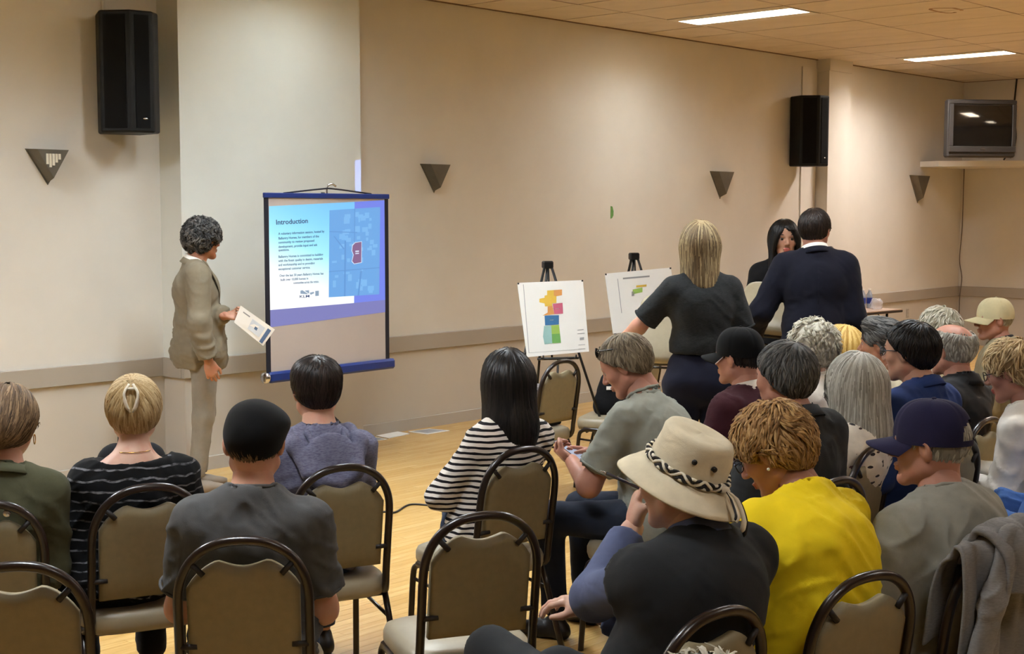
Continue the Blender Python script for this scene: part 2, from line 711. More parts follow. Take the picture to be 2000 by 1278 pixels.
M['panel'] = plain('tan_vinyl_back', (130, 117, 87), 0.55, 0.06, 40.0, 0.25, 600.0, 0.001)
M['seat'] = plain('beige_vinyl_seat', (152, 141, 118), 0.38, 0.05, 25.0, 0.2, 500.0, 0.001)
M['rubber'] = plain('dark_rubber', (26, 18, 13), 0.6)
M['sconce'] = plain('sconce_pewter', (92, 86, 74), 0.5, 0.12, 10.0, metal=0.3)
M['sconce_lit'] = plain('sconce_slot_pale', (225, 218, 200), 0.5)
M['paper'] = plain('white_paper', (236, 234, 228), 0.7, 0.02)
M['blue_metal'] = plain('blue_enamel', (22, 46, 110), 0.35, 0.08)
M['screen_cloth'] = plain('screen_fabric', (176, 165, 158), 0.8, 0.02)
M['navy_edge'] = plain('screen_border_navy', (10, 12, 30), 0.7)


# ------------------------------------------------------------------ the room
WALL_Y, PIL_Y, CORNER_X, CEIL_Z = 8.244, 7.99, 17.60, 3.512
X0, Y0 = -4.0, -5.0
RAIL_T, RAIL_B = 0.785, 0.655


def struct(name, mb, mats, parent=None):
    o = mb.build(name, mats, parent)
    if parent is None: o['kind'] = 'structure'
    return o


PX0 = on_y(356, 500, PIL_Y)[0]
PX1 = on_y(706.5, 500, PIL_Y)[0]
COLX0 = on_y(1617, 300, WALL_Y - 0.16)[0]
COLX1 = on_y(1659, 300, WALL_Y - 0.16)[0]

# floor: subfloor slab and maple strips
fl = struct('floor', MB().box(X0, CORNER_X, Y0, WALL_Y, -0.10, -0.014), M['subfloor'])
rnd = random.Random(5)
PW = 0.057
unit = MB()
unit.box(0, 1, 0, 1, -1, 0)
unit_me = unit.mesh('floor_strip', M['floor'])
planks = []
y = Y0
while y < WALL_Y - 1e-3:
    x = X0 - rnd.random() * 1.2
    w = min(PW, WALL_Y - y)
    while x < CORNER_X:
        ln = 0.55 + rnd.random() * 1.1
        a, b = max(x, X0), min(x + ln, CORNER_X)
        if b - a > 0.02: planks.append((a, b, y, y + w))
        x += ln
    y += PW


def to_px(p):
    q = np.asarray(p, float) - CAM
    z = q @ FWD
    return (CX + F_PX * (q @ RIGHT) / z, CY - F_PX * (q @ UPC) / z, z)


def plank_rank(q):
    c = ((q[0] + q[1]) / 2, (q[2] + q[3]) / 2, 0)
    u, v, z = to_px(c)
    if z < 1 or not (170 < u < 1180) or not (800 < v < 1290): return 99.0
    return z + (0 if 400 < u < 900 else 1.6)


planks.sort(key=plank_rank)
for (a, b, c, d) in planks[:300]:
    o = link('floor_strip', unit_me, fl, (a + 0.0005, c + 0.0006, 0))
    o.scale = (b - a - 0.001, d - c - 0.0014, 0.0142)
rest = MB()
for (a, b, c, d) in planks[300:]:
    rest.box(a + 0.0005, b - 0.0005, c + 0.0006, d - 0.0008, -0.0142, 0)
o = rest.build('floor_strips_beyond', M['floor'], fl, fix=False)
o['kind'] = 'stuff'

# ceiling: slab, tiles, grid bars
TW, TL = 0.61, 1.22
GX0, GY0 = 10.33 - TW / 2, 6.91 - TL / 2
ce = struct('ceiling', MB().box(X0, CORNER_X, Y0, WALL_Y, CEIL_Z + 0.08, CEIL_Z + 0.2), M['ceil_tile'])
trof_cells = set()
for (tx, ty, ts, tc) in TROFFERS:
    trof_cells.add((round((tx - TW / 2 - GX0) / TW), round((ty - TL / 2 - GY0) / TL)))
tile = MB().box(0, 1, 0, 1, 0, 1)
tile_me = tile.mesh('ceiling_tile', M['ceil_tile'])
i0, i1 = math.floor((X0 - GX0) / TW), math.ceil((CORNER_X - GX0) / TW)
j0, j1 = math.floor((Y0 - GY0) / TL), math.ceil((WALL_Y - GY0) / TL)
far_tiles = MB()
for i in range(i0, i1):
    for j in range(j0, j1):
        if (i, j) in trof_cells: continue
        a, b = max(GX0 + i * TW, X0), min(GX0 + (i + 1) * TW, CORNER_X)
        c, d = max(GY0 + j * TL, Y0), min(GY0 + (j + 1) * TL, WALL_Y)
        if b - a < 0.02 or d - c < 0.02: continue
        if a > 4.0 and c > -0.6:
            o = link('ceiling_tile', tile_me, ce, (a + 0.008, c + 0.008, CEIL_Z + rnd.random() * 0.003))
            o.scale = (b - a - 0.016, d - c - 0.016, 0.05)
        else:
            far_tiles.box(a + 0.008, b - 0.008, c + 0.008, d - 0.008, CEIL_Z, CEIL_Z + 0.05)
o = far_tiles.build('ceiling_tiles_overhead', M['ceil_tile'], ce, fix=False)
o['kind'] = 'stuff'
for i in range(i0 + 1, i1):
    x = GX0 + i * TW
    if X0 < x < CORNER_X:
        MB().box(x - 0.015, x + 0.015, Y0, WALL_Y, CEIL_Z + 0.004, CEIL_Z + 0.04).build('grid_bar', M['ceil_grid'], ce)
for j in range(j0 + 1, j1):
    y = GY0 + j * TL
    MB().box(X0, CORNER_X, y - 0.015, y + 0.015, CEIL_Z + 0.003, CEIL_Z + 0.038).build('grid_bar', M['ceil_grid'], ce)
# brown water stain ring on a tile
sp = on_z(1850, 20, CEIL_Z)
st = MB()
ring_pts = [(sp[0] + 0.16 * math.cos(a) * (1 + 0.25 * math.sin(3 * a)), sp[1] + 0.12 * math.sin(a) * (1 + 0.2 * math.cos(2 * a)), CEIL_Z - 0.0005) for a in np.linspace(0, 5.6, 30)]
st.tube(ring_pts, 0.016, 6, flat=0.06)
st.build('water_stain', M['ceil_stain'], ce)

# walls
wb = MB()
wb.box(X0, CORNER_X + 0.2, WALL_Y, WALL_Y + 0.2, -0.1, RAIL_B + 0.03, 1)
wb.box(X0, CORNER_X + 0.2, WALL_Y, WALL_Y + 0.2, RAIL_B + 0.03, CEIL_Z + 0.1, 0)
wall_main = struct('wall_front', wb, [M['wall_up'], M['wall_low']])
rb = MB()
rb.box(CORNER_X, CORNER_X + 0.2, Y0, WALL_Y + 0.2, -0.1, RAIL_B + 0.03, 1)
rb.box(CORNER_X, CORNER_X + 0.2, Y0, WALL_Y + 0.2, RAIL_B + 0.03, CEIL_Z + 0.1, 0)
wall_r = struct('wall_right', rb, [M['wall_up'], M['wall_low']])
struct('wall_left', MB().box(X0 - 0.2, X0, Y0, WALL_Y + 0.2, -0.1, CEIL_Z + 0.1), [M['wall_up']])
struct('wall_back', MB().box(X0 - 0.2, CORNER_X + 0.2, Y0 - 0.2, Y0, -0.1, CEIL_Z + 0.1), [M['wall_up']])
# projecting panel behind the screen
pb = MB()
pb.box(PX0, PX1, PIL_Y, WALL_Y, -0.05, RAIL_B + 0.03, 1)
pb.box(PX0, PX1, PIL_Y, WALL_Y, RAIL_B + 0.03, CEIL_Z + 0.02, 0)
struct('wall_pilaster', pb, [M['white_wall'], M['wall_low']])
# slim column by the far speaker, with a cap, and the flat strip beside it
cb = MB()
cb.box(COLX0, COLX1, WALL_Y - 0.16, WALL_Y, -0.05, RAIL_B + 0.03, 1)
cb.box(COLX0, COLX1, WALL_Y - 0.16, WALL_Y, RAIL_B + 0.03, CEIL_Z + 0.02, 0)
cb.box(COLX0 - 0.012, COLX1 + 0.012, WALL_Y - 0.175, WALL_Y, CEIL_Z - 0.13, CEIL_Z + 0.02, 0)
struct('wall_column', cb, [M['wall_up'], M['wall_low']])
sx0 = on_y(1563, 300, WALL_Y)[0]
struct('trim_1', MB().box(sx0, COLX0 - 0.02, WALL_Y - 0.015, WALL_Y, RAIL_T, CEIL_Z - 0.10), M['wall_up'])


def band(name, z0, z1, t, mat, bev):
    """a moulding that follows the wall, the panel and the column"""
    mb = MB()
    runs = [(X0, PX0 - t, WALL_Y), (PX0 - t, PX1 + t, PIL_Y), (PX1 + t, COLX0 - t, WALL_Y), (COLX0 - t, COLX1 + t, WALL_Y - 0.16), (COLX1 + t, CORNER_X, WALL_Y)]
    for a, b, yy in runs:
        mb.box(a, b, yy - t, yy + 0.01, z0, z1, 0, bev)
    for xa, xb, yf in ((PX0 - t, PX0 + 0.005, PIL_Y), (PX1 - 0.005, PX1 + t, PIL_Y), (COLX0 - t, COLX0 + 0.005, WALL_Y - 0.16), (COLX1 - 0.005, COLX1 + t, WALL_Y - 0.16)):
        mb.box(xa, xb, yf + 0.012, WALL_Y, z0, z1)
    return struct(name, mb, mat)


band('trim_2', RAIL_B, RAIL_T, 0.022, M['rail'], 0.004)
band('baseboard_front', -0.005, 0.095, 0.014, M['base'], 0.003)
struct('trim_3', MB().box(CORNER_X - 0.022, CORNER_X + 0.01, Y0, WALL_Y - 0.022, RAIL_B, RAIL_T, 0, 0.004), M['rail'])
struct('baseboard_right', MB().box(CORNER_X - 0.014, CORNER_X + 0.01, Y0, WALL_Y - 0.014, -0.005, 0.095, 0, 0.003), M['base'])
# dark strip standing in for the shadow gap at the wall: the grid's wall angle
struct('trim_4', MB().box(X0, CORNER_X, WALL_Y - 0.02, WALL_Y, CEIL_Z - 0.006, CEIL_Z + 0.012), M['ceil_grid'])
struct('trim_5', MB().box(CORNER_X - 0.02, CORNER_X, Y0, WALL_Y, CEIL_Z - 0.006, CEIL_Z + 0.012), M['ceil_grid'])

# ceiling lights
for n, (tx, ty, ts, tcol) in enumerate(TROFFERS):
    where = {3: 'long dim ceiling light panel above the easels', 4: 'bright ceiling light panel near the old television'}.get(n, 'ceiling light panel %s, out of the picture' % ['over the far bay', 'over the screen', 'added over the presenter to brighten the left wall', '', '', 'over the left rows', 'over the middle rows', 'over the easels row', 'before the television', 'over the rear left', 'over the rear middle', 'over the rear right', 'over the rear far right'][n])
    t = empty('ceiling_light', (tx, ty, CEIL_Z), 0, where, 'ceiling light', 'ceiling light panels')
    fr = MB()
    for (a, b, c, d) in ((-0.298, -0.155, -0.604, 0.604), (0.155, 0.298, -0.604, 0.604), (-0.155, 0.155, -0.604, -0.585), (-0.155, 0.155, 0.585, 0.604)):
        fr.box(a, b, c, d, -0.004, 0.008)
    fr.build('frame', M['trof_frame'], t)
    hs_ = MB()
    for (a, b, c, d) in ((-0.165, -0.155, -0.595, 0.595), (0.155, 0.165, -0.595, 0.595), (-0.155, 0.155, -0.595, -0.585), (-0.155, 0.155, 0.585, 0.595)):
        hs_.box(a, b, c, d, 0.006, 0.075)
    hs_.build('housing', M['trof_frame'], t)
    for k in range(1, 8):
        yy = -0.585 + 1.17 * k / 8
        MB().box(-0.155, 0.155, yy - 0.002, yy + 0.002, 0.004, 0.056).build('louvre_blade', M['trof_frame'], t)
    em = NT('light_diffuser')
    em.set(Base_Color=(0.8, 0.8, 0.8, 1), Emission_Color=tcol + (1.0,), Emission_Strength=ts)
    MB().box(-0.155, 0.155, -0.585, 0.585, 0.066, 0.074).build('diffuser', em.m, t)


# ------------------------------------------------------------------ banquet chairs
ARCH_W, SEAT_Z, CH_TOP = 0.182, 0.455, 0.90


def back_y(z):
    return -0.195 - 0.075 * (z - 0.45) / 0.45


def make_chair_meshes():
    ms = {}
    pts = []
    zs = 0.70                                            # where the arch springs
    for z in (0.47, 0.55, 0.63):
        pts.append((-ARCH_W, back_y(z), z))
    for a in np.linspace(math.pi, 0, 15):
        c, s = math.cos(a), math.sin(a)
        x = ARCH_W * math.copysign(abs(c) ** 0.85, c)
        z = zs + (CH_TOP - 0.012 - zs) * abs(s) ** 0.9
        pts.append((x, back_y(z), z))
    for z in (0.63, 0.55, 0.47):
        pts.append((ARCH_W, back_y(z), z))
    l = [(-0.2, 0.16, 0.385), (-0.2, 0.0, 0.385), (-0.195, -0.14, 0.388), (-0.184, -0.188, 0.42)]
    r = [(-x, yy, z) for x, yy, z in l][::-1]
    ms['back_frame'] = MB().tube(smooth_path(l + pts + r, 3), 0.0140, 10).mesh('back_frame', M['frame'])
    # padded back: bow-shaped top edge, flat board side to the rear
    def top(x):
        u = x / 0.157
        arch = zs + (CH_TOP - 0.012 - zs) * max(0.0, 1 - (abs(x) / ARCH_W) ** 2.2) ** 0.5
        return min(arch - 0.048, 0.822 - 0.012 * math.cos(math.pi * u * 1.5))
    nx, nz = 24, 10
    V, Fs = [], []
    for side, off in ((0, -0.012), (1, 0.034)):
        for i in range(nx + 1):
            x = -0.157 + 0.314 * i / nx
            t_ = top(x)
            for j in range(nz + 1):
                z = 0.505 + (t_ - 0.505) * j / nz
                e = min(1.0, min(i, nx - i) / 2.0, min(j, nz - j) / 1.6)
                bul = (0.55 + 0.45 * math.sqrt(max(e, 0)))
                V.append((x, back_y(z) + 0.008 + (off - 0.008) * bul, z))
    o1 = (nx + 1) * (nz + 1)
    g = lambda s, i, j: s * o1 + i * (nz + 1) + j
    for s in (0, 1):
        for i in range(nx):
            for j in range(nz):
                Fs.append((g(s, i, j), g(s, i + 1, j), g(s, i + 1, j + 1), g(s, i, j + 1)))
    for i in range(nx):
        Fs += [(g(0, i, 0), g(1, i, 0), g(1, i + 1, 0), g(0, i + 1, 0)), (g(0, i, nz), g(0, i + 1, nz), g(1, i + 1, nz), g(1, i, nz))]
    for j in range(nz):
        Fs += [(g(0, 0, j), g(0, 0, j + 1), g(1, 0, j + 1), g(1, 0, j)), (g(0, nx, j), g(1, nx, j), g(1, nx, j + 1), g(0, nx, j + 1))]
    ms['back_panel'] = MB().add(V, Fs, 0, True).mesh('back_panel', M['panel'])
    # seat cushion: rounded slab, domed
    sb = MB()
    prof = []
    n = 40
    layers = [(0.80, SEAT_Z - 0.075), (0.97, SEAT_Z - 0.072), (1.0, SEAT_Z - 0.05), (1.0, SEAT_Z - 0.025), (0.965, SEAT_Z - 0.006), (0.87, SEAT_Z + 0.004), (0.55, SEAT_Z + 0.009), (0.02, SEAT_Z + 0.010)]
    V, Fs = [], []
    for sc, z in layers:
        for j in range(n):
            a = 2 * math.pi * j / n
            c, s = math.cos(a), math.sin(a)
            x = math.copysign(abs(c) ** 0.42, c) * (0.208 + 0.008 * s)
            yy = math.copysign(abs(s) ** 0.42, s) * 0.218
            V.append((x * sc, yy * sc + 0.01, z))
    k = len(layers)
    Fs = [(i * n + j, i * n + (j + 1) % n, (i + 1) * n + (j + 1) % n, (i + 1) * n + j) for i in range(k - 1) for j in range(n)]
    Fs += [tuple(range(n))[::-1], tuple((k - 1) * n + j for j in range(n))]
    ms['seat'] = sb.add(V, Fs, 0, True).mesh('seat', M['seat'])
    for s, nm in ((-1, 'fl'), (1, 'fr')):
        ms['leg_' + nm] = MB().tube(smooth_path([(s * 0.2, 0.13, 0.385), (s * 0.2, 0.175, 0.372), (s * 0.202, 0.193, 0.33), (s * 0.205, 0.205, 0.16), (s * 0.208, 0.215, 0.0)], 4), 0.0125, 8).mesh('leg', M['frame'])
    for s, nm in ((-1, 'rl'), (1, 'rr')):
        ms['leg_' + nm] = MB().tube([(s * 0.2, -0.13, 0.388), (s * 0.204, -0.165, 0.30), (s * 0.213, -0.215, 0.14), (s * 0.222, -0.262, 0.0)], 0.0125, 8).mesh('leg', M['frame'])
    st = MB()
    st.tube([(-0.2, -0.125, 0.372), (0.2, -0.125, 0.372)], 0.010, 8)
    ms['stretcher_a'] = st.mesh('stretcher', M['frame'])
    ms['stretcher_b'] = MB().tube([(-0.2, 0.14, 0.372), (0.2, 0.14, 0.372)], 0.010, 8).mesh('stretcher', M['frame'])
    ms['stretcher_c'] = MB().tube([(-0.204, -0.17, 0.29), (-0.202, 0.19, 0.32)], 0.007, 8).mesh('stretcher', M['frame'])
    ms['stretcher_d'] = MB().tube([(0.204, -0.17, 0.29), (0.202, 0.19, 0.32)], 0.007, 8).mesh('stretcher', M['frame'])
    # rubber bumpers that hold the panel in the frame, proud of the board
    for q, (x0_, z0_, x1_, z1_) in enumerate(((-0.138, 0.822, -0.108, 0.790), (0.138, 0.822, 0.108, 0.790), (-0.178, 0.575, -0.132, 0.577), (0.178, 0.575, 0.132, 0.577))):
        ms['bumper_%d' % q] = MB().tube([(x0_, back_y(z0_) - 0.006, z0_), (x1_, back_y(z1_) - 0.010, z1_)], 0.0085, 8).mesh('bumper', M['rubber'])
    return ms


CH = make_chair_meshes()


def chair(loc, rotz, label, group='tan banquet chairs', tilt=None):
    t = empty('banquet_chair', (float(loc[0]), float(loc[1]), float(loc[2]) if len(loc) > 2 else 0.0), rotz, label, 'chair', group)
    if tilt is not None: t.rotation_euler = (tilt[0], tilt[1], rotz)
    for k, me in CH.items():
        link(me.name.split('.')[0], me, t)
    return t


def chair_from_apex(px, py, yaw):
    """floor point below the seat centre, from where the top of its back is seen"""
    a = on_z(px, py, CH_TOP)
    return a + heading(yaw) * 0.268 - np.array([0, 0, a[2]])


# ------------------------------------------------------------------ wall fittings
def sconce(px, py, wpx, label, slots=False):
    c = on_y(px, py, WALL_Y)
    dx = on_y(px + wpx / 2, py, WALL_Y)[0] - on_y(px - wpx / 2, py, WALL_Y)[0]
    w, h, d = dx / 2 * 0.86, dx * 0.66, 0.085
    t = empty('wall_sconce', (c[0], WALL_Y, c[2] - h * 0.45), 0, label, 'wall sconce', 'triangular wall sconces')
    b = MB()
    tri = [(-w, h), (w, h), (0, 0)]
    fr = [(-w * 0.78, h * 0.985), (w * 0.78, h * 0.985), (0, h * 0.14)]
    V = [(x, 0, z) for x, z in tri] + [(x, -d, z) for x, z in fr]
    b.add(V, [(0, 1, 2), (3, 5, 4), (0, 2, 5, 3), (1, 4, 5, 2)])
    b.build('shade', M['sconce'], t)
    bp = MB().prism([(-w * 1.06, h * 1.0), (w * 1.06, h * 1.0), (0, -h * 0.06)], -0.006, 0.0, axis=1)
    bp.build('back_plate', M['sconce'], t)
    lp = MB().prism([(-w * 0.7, h * 0.93), (w * 0.7, h * 0.93), (0, h * 0.3)], -d * 0.72, -d * 0.2, axis=1)
    lp.build('lamp_tray', M['trof_frame'], t)
    if slots:
        for k in range(5):
            x = (-0.30 + 0.15 * k) * w
            z1 = h * 0.86
            z0 = z1 - h * (0.42 - 0.09 * abs(k - 1.2))
            zf = lambda z: -d - 0.002
            MB().box(x - 0.008, x + 0.008, -d - 0.004, -d + 0.01, z0, z1).build('slot', M['sconce_lit'], t)
    return t


sconce(92, 328, 92, 'slotted triangular pewter sconce below the near wall speaker', True)
sconce(847, 350, 58, 'triangular pewter sconce on the wall just beyond the projection screen')
sconce(1406, 363, 44, 'triangular pewter sconce above the standing woman in the grey shirt')
sconce(1792, 371, 36, 'small triangular pewter sconce below the television shelf')


def speaker(px0, px1, py0, py1, yw, label, conduit):
    zt, zb = on_y((px0 + px1) / 2, py0, yw)[2], on_y((px0 + px1) / 2, py1, yw)[2]
    x0, x1 = on_y(px0, py0, yw)[0], on_y(px1, py0, yw)[0]
    cx = (x0 + x1) / 2
    w = 0.33
    h = zt - zb
    t = empty('wall_speaker', (cx, yw + 0.16, zb), 0, label, 'loudspeaker', 'black wall speakers')
    poly = [(-0.175, -0.10), (-0.02, -0.24), (0.135, -0.235), (0.20, -0.16), (0.16, 0.10), (-0.13, 0.10)]
    R = rot_xyz(0, 0, math.radians(-12))
    poly = [tuple((R @ np.array([a, b, 0]))[:2]) for a, b in poly]
    b = MB().prism(poly, 0.0, h)
    o = b.build('cabinet', M['black_plastic'], t)
    bv = o.modifiers.new('bevel', 'BEVEL'); bv.width = 0.014; bv.segments = 2; bv.limit_method = 'ANGLE'
    # grille cloth on the two front faces
    def face(i, j, name, m, off=0.006, ins=0.03):
        p, q = np.array(poly[i]), np.array(poly[j])
        d = (q - p) / np.linalg.norm(q - p)
        n = np.array([d[1], -d[0]])
        a, c = p + d * ins, q - d * ins
        V = [(a[0], a[1], ins), (c[0], c[1], ins), (c[0], c[1], h - ins), (a[0], a[1], h - ins)]
        V2 = [(v[0] + n[0] * off, v[1] + n[1] * off, v[2]) for v in V]
        mb = MB().add(V + V2, [(0, 1, 2, 3), (4, 7, 6, 5), (0, 4, 5, 1), (1, 5, 6, 2), (2, 6, 7, 3), (3, 7, 4, 0)])
        return mb.build(name, m, t), a, c, n
    face(0, 1, 'grille', M['grille'])
    g, a, c, n = face(1, 2, 'grille', M['grille'])
    mid = a * 0.35 + c * 0.65 + n * 0.007
    MB().sphere((0, 0, 0), 1.0, 8, sc=(0.02, 0.004, 0.006)).build('badge', M['chrome'], g, (mid[0], mid[1], 0.09))
    MB().box(-0.05, 0.05, 0.02, WALL_Y - yw - 0.16, h * 0.35, h * 0.65).build('bracket', M['black_metal'], t)
    return t


speaker(207, 310, 22, 260, WALL_Y - 0.30, 'large black speaker high on the near wall beside the pilaster', True)
speaker(1565, 1628, 187, 325, WALL_Y - 0.30, 'black speaker beside the slim column on the far wall', True)
c1 = on_y(200, 40, WALL_Y)
tag(MB().tube([(c1[0], WALL_Y - 0.008, CEIL_Z), (c1[0], WALL_Y - 0.008, on_y(200, 90, WALL_Y)[2])], 0.012, 8).build('cable_conduit', M['wall_up']), 'cream cable conduit running down to the near speaker', 'conduit')

# corner shelf, television and its cords
shz = on_y(1872, 322, WALL_Y)[2]
sh_l = on_y(1800, 320, WALL_Y - 0.02)[0]
sh = MB().prism([(CORNER_X, WALL_Y), (sh_l, WALL_Y), (sh_l, WALL_Y - 0.25), (CORNER_X - 0.35, WALL_Y - 1.55), (CORNER_X, WALL_Y - 1.55)], shz - 0.055, shz + 0.015)
tag(sh.build('corner_shelf', M['wall_up']), 'cream shelf fixed across the far corner under the television', 'shelf')
tvp = on_z(1912, 308, shz + 0.015)[:2]
TVR = math.radians(-38)
tv = empty('television', (tvp[0], tvp[1], shz + 0.015), TVR, 'old grey tube television standing on the corner shelf', 'television')
M['tv_case'] = plain('tv_case_grey', (36, 33, 31), 0.55)
M['tv_glass'] = plain('tv_glass', (6, 6, 7), 0.06, 0.0, spec=0.8)
tw, th = 0.43, 0.68
cs = MB()
cs.box(-tw, tw, -0.06, 0.06, 0.0, th, 0, 0.02)
cs.add([(-tw * 0.95, 0.06, 0.02), (tw * 0.95, 0.06, 0.02), (tw * 0.95, 0.06, th - 0.03), (-tw * 0.95, 0.06, th - 0.03), (-tw * 0.5, 0.36, 0.05), (tw * 0.5, 0.36, 0.05), (tw * 0.5, 0.36, th - 0.16), (-tw * 0.5, 0.36, th - 0.16)],
       [(0, 1, 5, 4), (1, 2, 6, 5), (2, 3, 7, 6), (3, 0, 4, 7), (4, 5, 6, 7)])
cs.build('case', M['tv_case'], tv)
bz = MB()
for (a, b, c, d) in ((-tw + 0.01, tw - 0.01, th - 0.055, th - 0.012), (-tw + 0.01, tw - 0.01, 0.06, 0.13), (-tw + 0.01, -tw + 0.06, 0.13, th - 0.055), (tw - 0.06, tw - 0.01, 0.13, th - 0.055)):
    bz.box(a, b, -0.085, -0.05, c, d, 0, 0.006)
bz.build('bezel', M['tv_case'], tv)
V, Fs = [], []
for i in range(13):
    for j in range(11):
        u, v = -1 + 2 * i / 12, -1 + 2 * j / 10
        V.append((u * (tw - 0.055), -0.062 - 0.02 * (1 - 0.5 * u * u - 0.5 * v * v), 0.366 + v * 0.242))
Fs = [(i * 11 + j, (i + 1) * 11 + j, (i + 1) * 11 + j + 1, i * 11 + j + 1) for i in range(12) for j in range(10)]
MB().add(V, Fs, 0, True).build('picture_tube', M['tv_glass'], tv, fix=False)
lg = MB().box(-0.03, 0.03, -0.088, -0.08, 0.092, 0.10)
lg.build('badge', M['chrome'], tv)
MB().box(-tw * 0.9, tw * 0.9, -0.04, 0.04, 0.02, 0.055).build('control_strip', M['black_plastic'], tv)
M['cord'] = plain('dark_cord', (20, 18, 17), 0.5)
tcp = on_x(1986, 150, CORNER_X - 0.02)
pts = [(tcp[0], tcp[1], CEIL_Z), (tcp[0] - 0.01, tcp[1] + 0.02, 3.1), (tcp[0] - 0.02, tcp[1] - 0.02, 2.75), (tcp[0] - 0.03, tcp[1] + 0.03, 2.5), (tcp[0] - 0.06, tcp[1] + 0.05, shz + 0.14), (tcp[0] - 0.05, tcp[1] + 0.12, shz + 0.05)]
tag(MB().tube(smooth_path(pts, 6), 0.012, 6).build('hanging_cable', M['cord']), 'dark cord hanging from the ceiling behind the television', 'cord')
pts = [(CORNER_X - 0.05, WALL_Y - 0.06, shz - 0.05), (CORNER_X - 0.04, WALL_Y - 0.05, 1.6), (CORNER_X - 0.07, WALL_Y - 0.04, 1.15), (CORNER_X - 0.03, WALL_Y - 0.06, 0.9), (CORNER_X - 0.06, WALL_Y - 0.05, 0.6), (CORNER_X - 0.04, WALL_Y - 0.05, 0.02)]
tag(MB().tube(smooth_path(pts, 6), 0.0065, 6).build('corner_cable', plain('taupe_cord', (96, 82, 70), 0.6)), 'thin cord running down the room corner below the shelf', 'cord')
gp = on_y(1195, 415, WALL_Y)
gt = MB().prism([(-0.02, 0.06), (0.005, 0.055), (0.022, 0.01), (0.02, -0.03), (0.0, -0.055), (-0.02, -0.06)], -0.004, 0.0, axis=1)
tag(gt.build('tape_scrap', plain('green_tape', (90, 140, 70), 0.6), None, (gp[0], WALL_Y, gp[2])), 'scrap of green tape stuck on the bare wall', 'tape')
op = on_y(1772, 612, WALL_Y)
ot = empty('wall_outlet', (op[0], WALL_Y, op[2]), 0, 'beige wall outlet plate beyond the folding table', 'outlet')
MB().box(-0.035, 0.035, -0.006, 0, -0.057, 0.057, 0, 0.003).build('plate', M['rail'], ot)
for dz in (-0.022, 0.022):
    MB().box(-0.016, 0.016, -0.009, -0.005, dz - 0.014, dz + 0.014).build('socket', M['base'], ot)

# ------------------------------------------------------------------ projection screen on its tripod
SCL = at_depth(521, 560, 9.17 * 0.973)
SCR = at_depth(757, 540, 10.03 * 0.973)
sc_c = (SCL + SCR) / 2
sv = SCR - SCL; sv[2] = 0
SW = float(np.linalg.norm(sv))
s_rot = math.atan2(sv[1], sv[0])
z_top = at_depth(521, 383, depth_of(SCL))[2]
z_bot = at_depth(523, 728, depth_of(SCL))[2]
sn = np.array([math.sin(s_rot), -math.cos(s_rot), 0])     # towards the audience
scr = empty('projection_screen', (sc_c[0], sc_c[1], 0), s_rot, 'tripod projection screen showing a bright blue introduction slide', 'projection screen')
hw = SW / 2
MB().box(-hw, hw, -0.002, 0.002, z_bot, z_top).build('screen_fabric', M['screen_cloth'], scr)
MB().box(-hw - 0.012, -hw + 0.022, -0.004, 0.004, z_bot, z_top).build('border', M['navy_edge'], scr)
MB().box(hw - 0.028, hw + 0.008, -0.004, 0.004, z_bot, z_top).build('border', M['navy_edge'], scr)
MB().box(-hw - 0.015, hw + 0.015, -0.012, 0.012, z_top - 0.012, z_top + 0.022, 0, 0.004).build('top_bar', M['blue_metal'], scr)
hd = MB().tube(smooth_path([(-hw * 0.72, 0, z_top + 0.02), (-0.06, 0, z_top + 0.052), (0.06, 0, z_top + 0.052), (hw * 0.72, 0, z_top + 0.022)], 5), 0.006, 6)
hd.build('carry_handle', M['navy_edge'], scr)
hk = MB().tube(smooth_path([(0.0, 0.02, z_top + 0.01), (0.0, 0.015, z_top + 0.07), (0.03, 0.0, z_top + 0.085), (0.055, -0.012, z_top + 0.07)], 5), 0.007, 6)
hk.build('hook', M['chrome'], scr)
cz = z_bot - 0.03
casep = MB()
casep.box(-hw - 0.01, hw + 0.045, -0.035, 0.035, cz - 0.04, cz + 0.032, 0, 0.014)
casep.build('case', M['blue_metal'], scr)
MB().lathe([(0.036, 0), (0.038, 0.01), (0.036, 0.03), (0.018, 0.036)], 16, M=rot_xyz(0, -math.pi / 2, 0)).build('end_cap', M['chrome'], scr, (-hw - 0.005, 0, cz - 0.004))
MB().box(-0.31 * SW, -0.20 * SW, -0.05, -0.03, cz + 0.02, cz + 0.085, 0, 0.005).build('latch_box', M['black_plastic'], scr)
MB().sphere((0, 0, 0), 1, 10, sc=(0.035, 0.012, 0.035)).build('latch_knob', M['chrome'], scr, (-0.24 * SW, -0.05, cz + 0.045))
MB().tube([(0, 0.06, 0.12), (0, 0.06, z_top + 0.03)], 0.014, 10).build('pole', M['black_metal'], scr)
foot = on_z(735, 897, 0.015)
Rm = np.array([[math.cos(s_rot), math.sin(s_rot)], [-math.sin(s_rot), math.cos(s_rot)]])
fl_ = Rm @ (foot[:2] - sc_c[:2])
fdir = fl_ - np.array([0, 0.06])
fang = math.atan2(fdir[1], fdir[0])
frad = min(0.75, float(np.linalg.norm(fdir)))
for k in range(3):
    a = fang + k * 2 * math.pi / 3
    fx, fy = frad * math.cos(a), 0.06 + frad * math.sin(a)
    lgm = MB().tube([(0.012 * math.cos(a), 0.06 + 0.012 * math.sin(a), 0.42), (fx * 0.985, 0.06 + (fy - 0.06) * 0.985, 0.02)], 0.011, 8).build('leg', M['black_metal'], scr)
    MB().tube([(fx * 0.95, 0.06 + (fy - 0.06) * 0.95, 0.035), (fx, fy, 0.014)], 0.0145, 8).build('foot_cap', M['paper'], lgm)

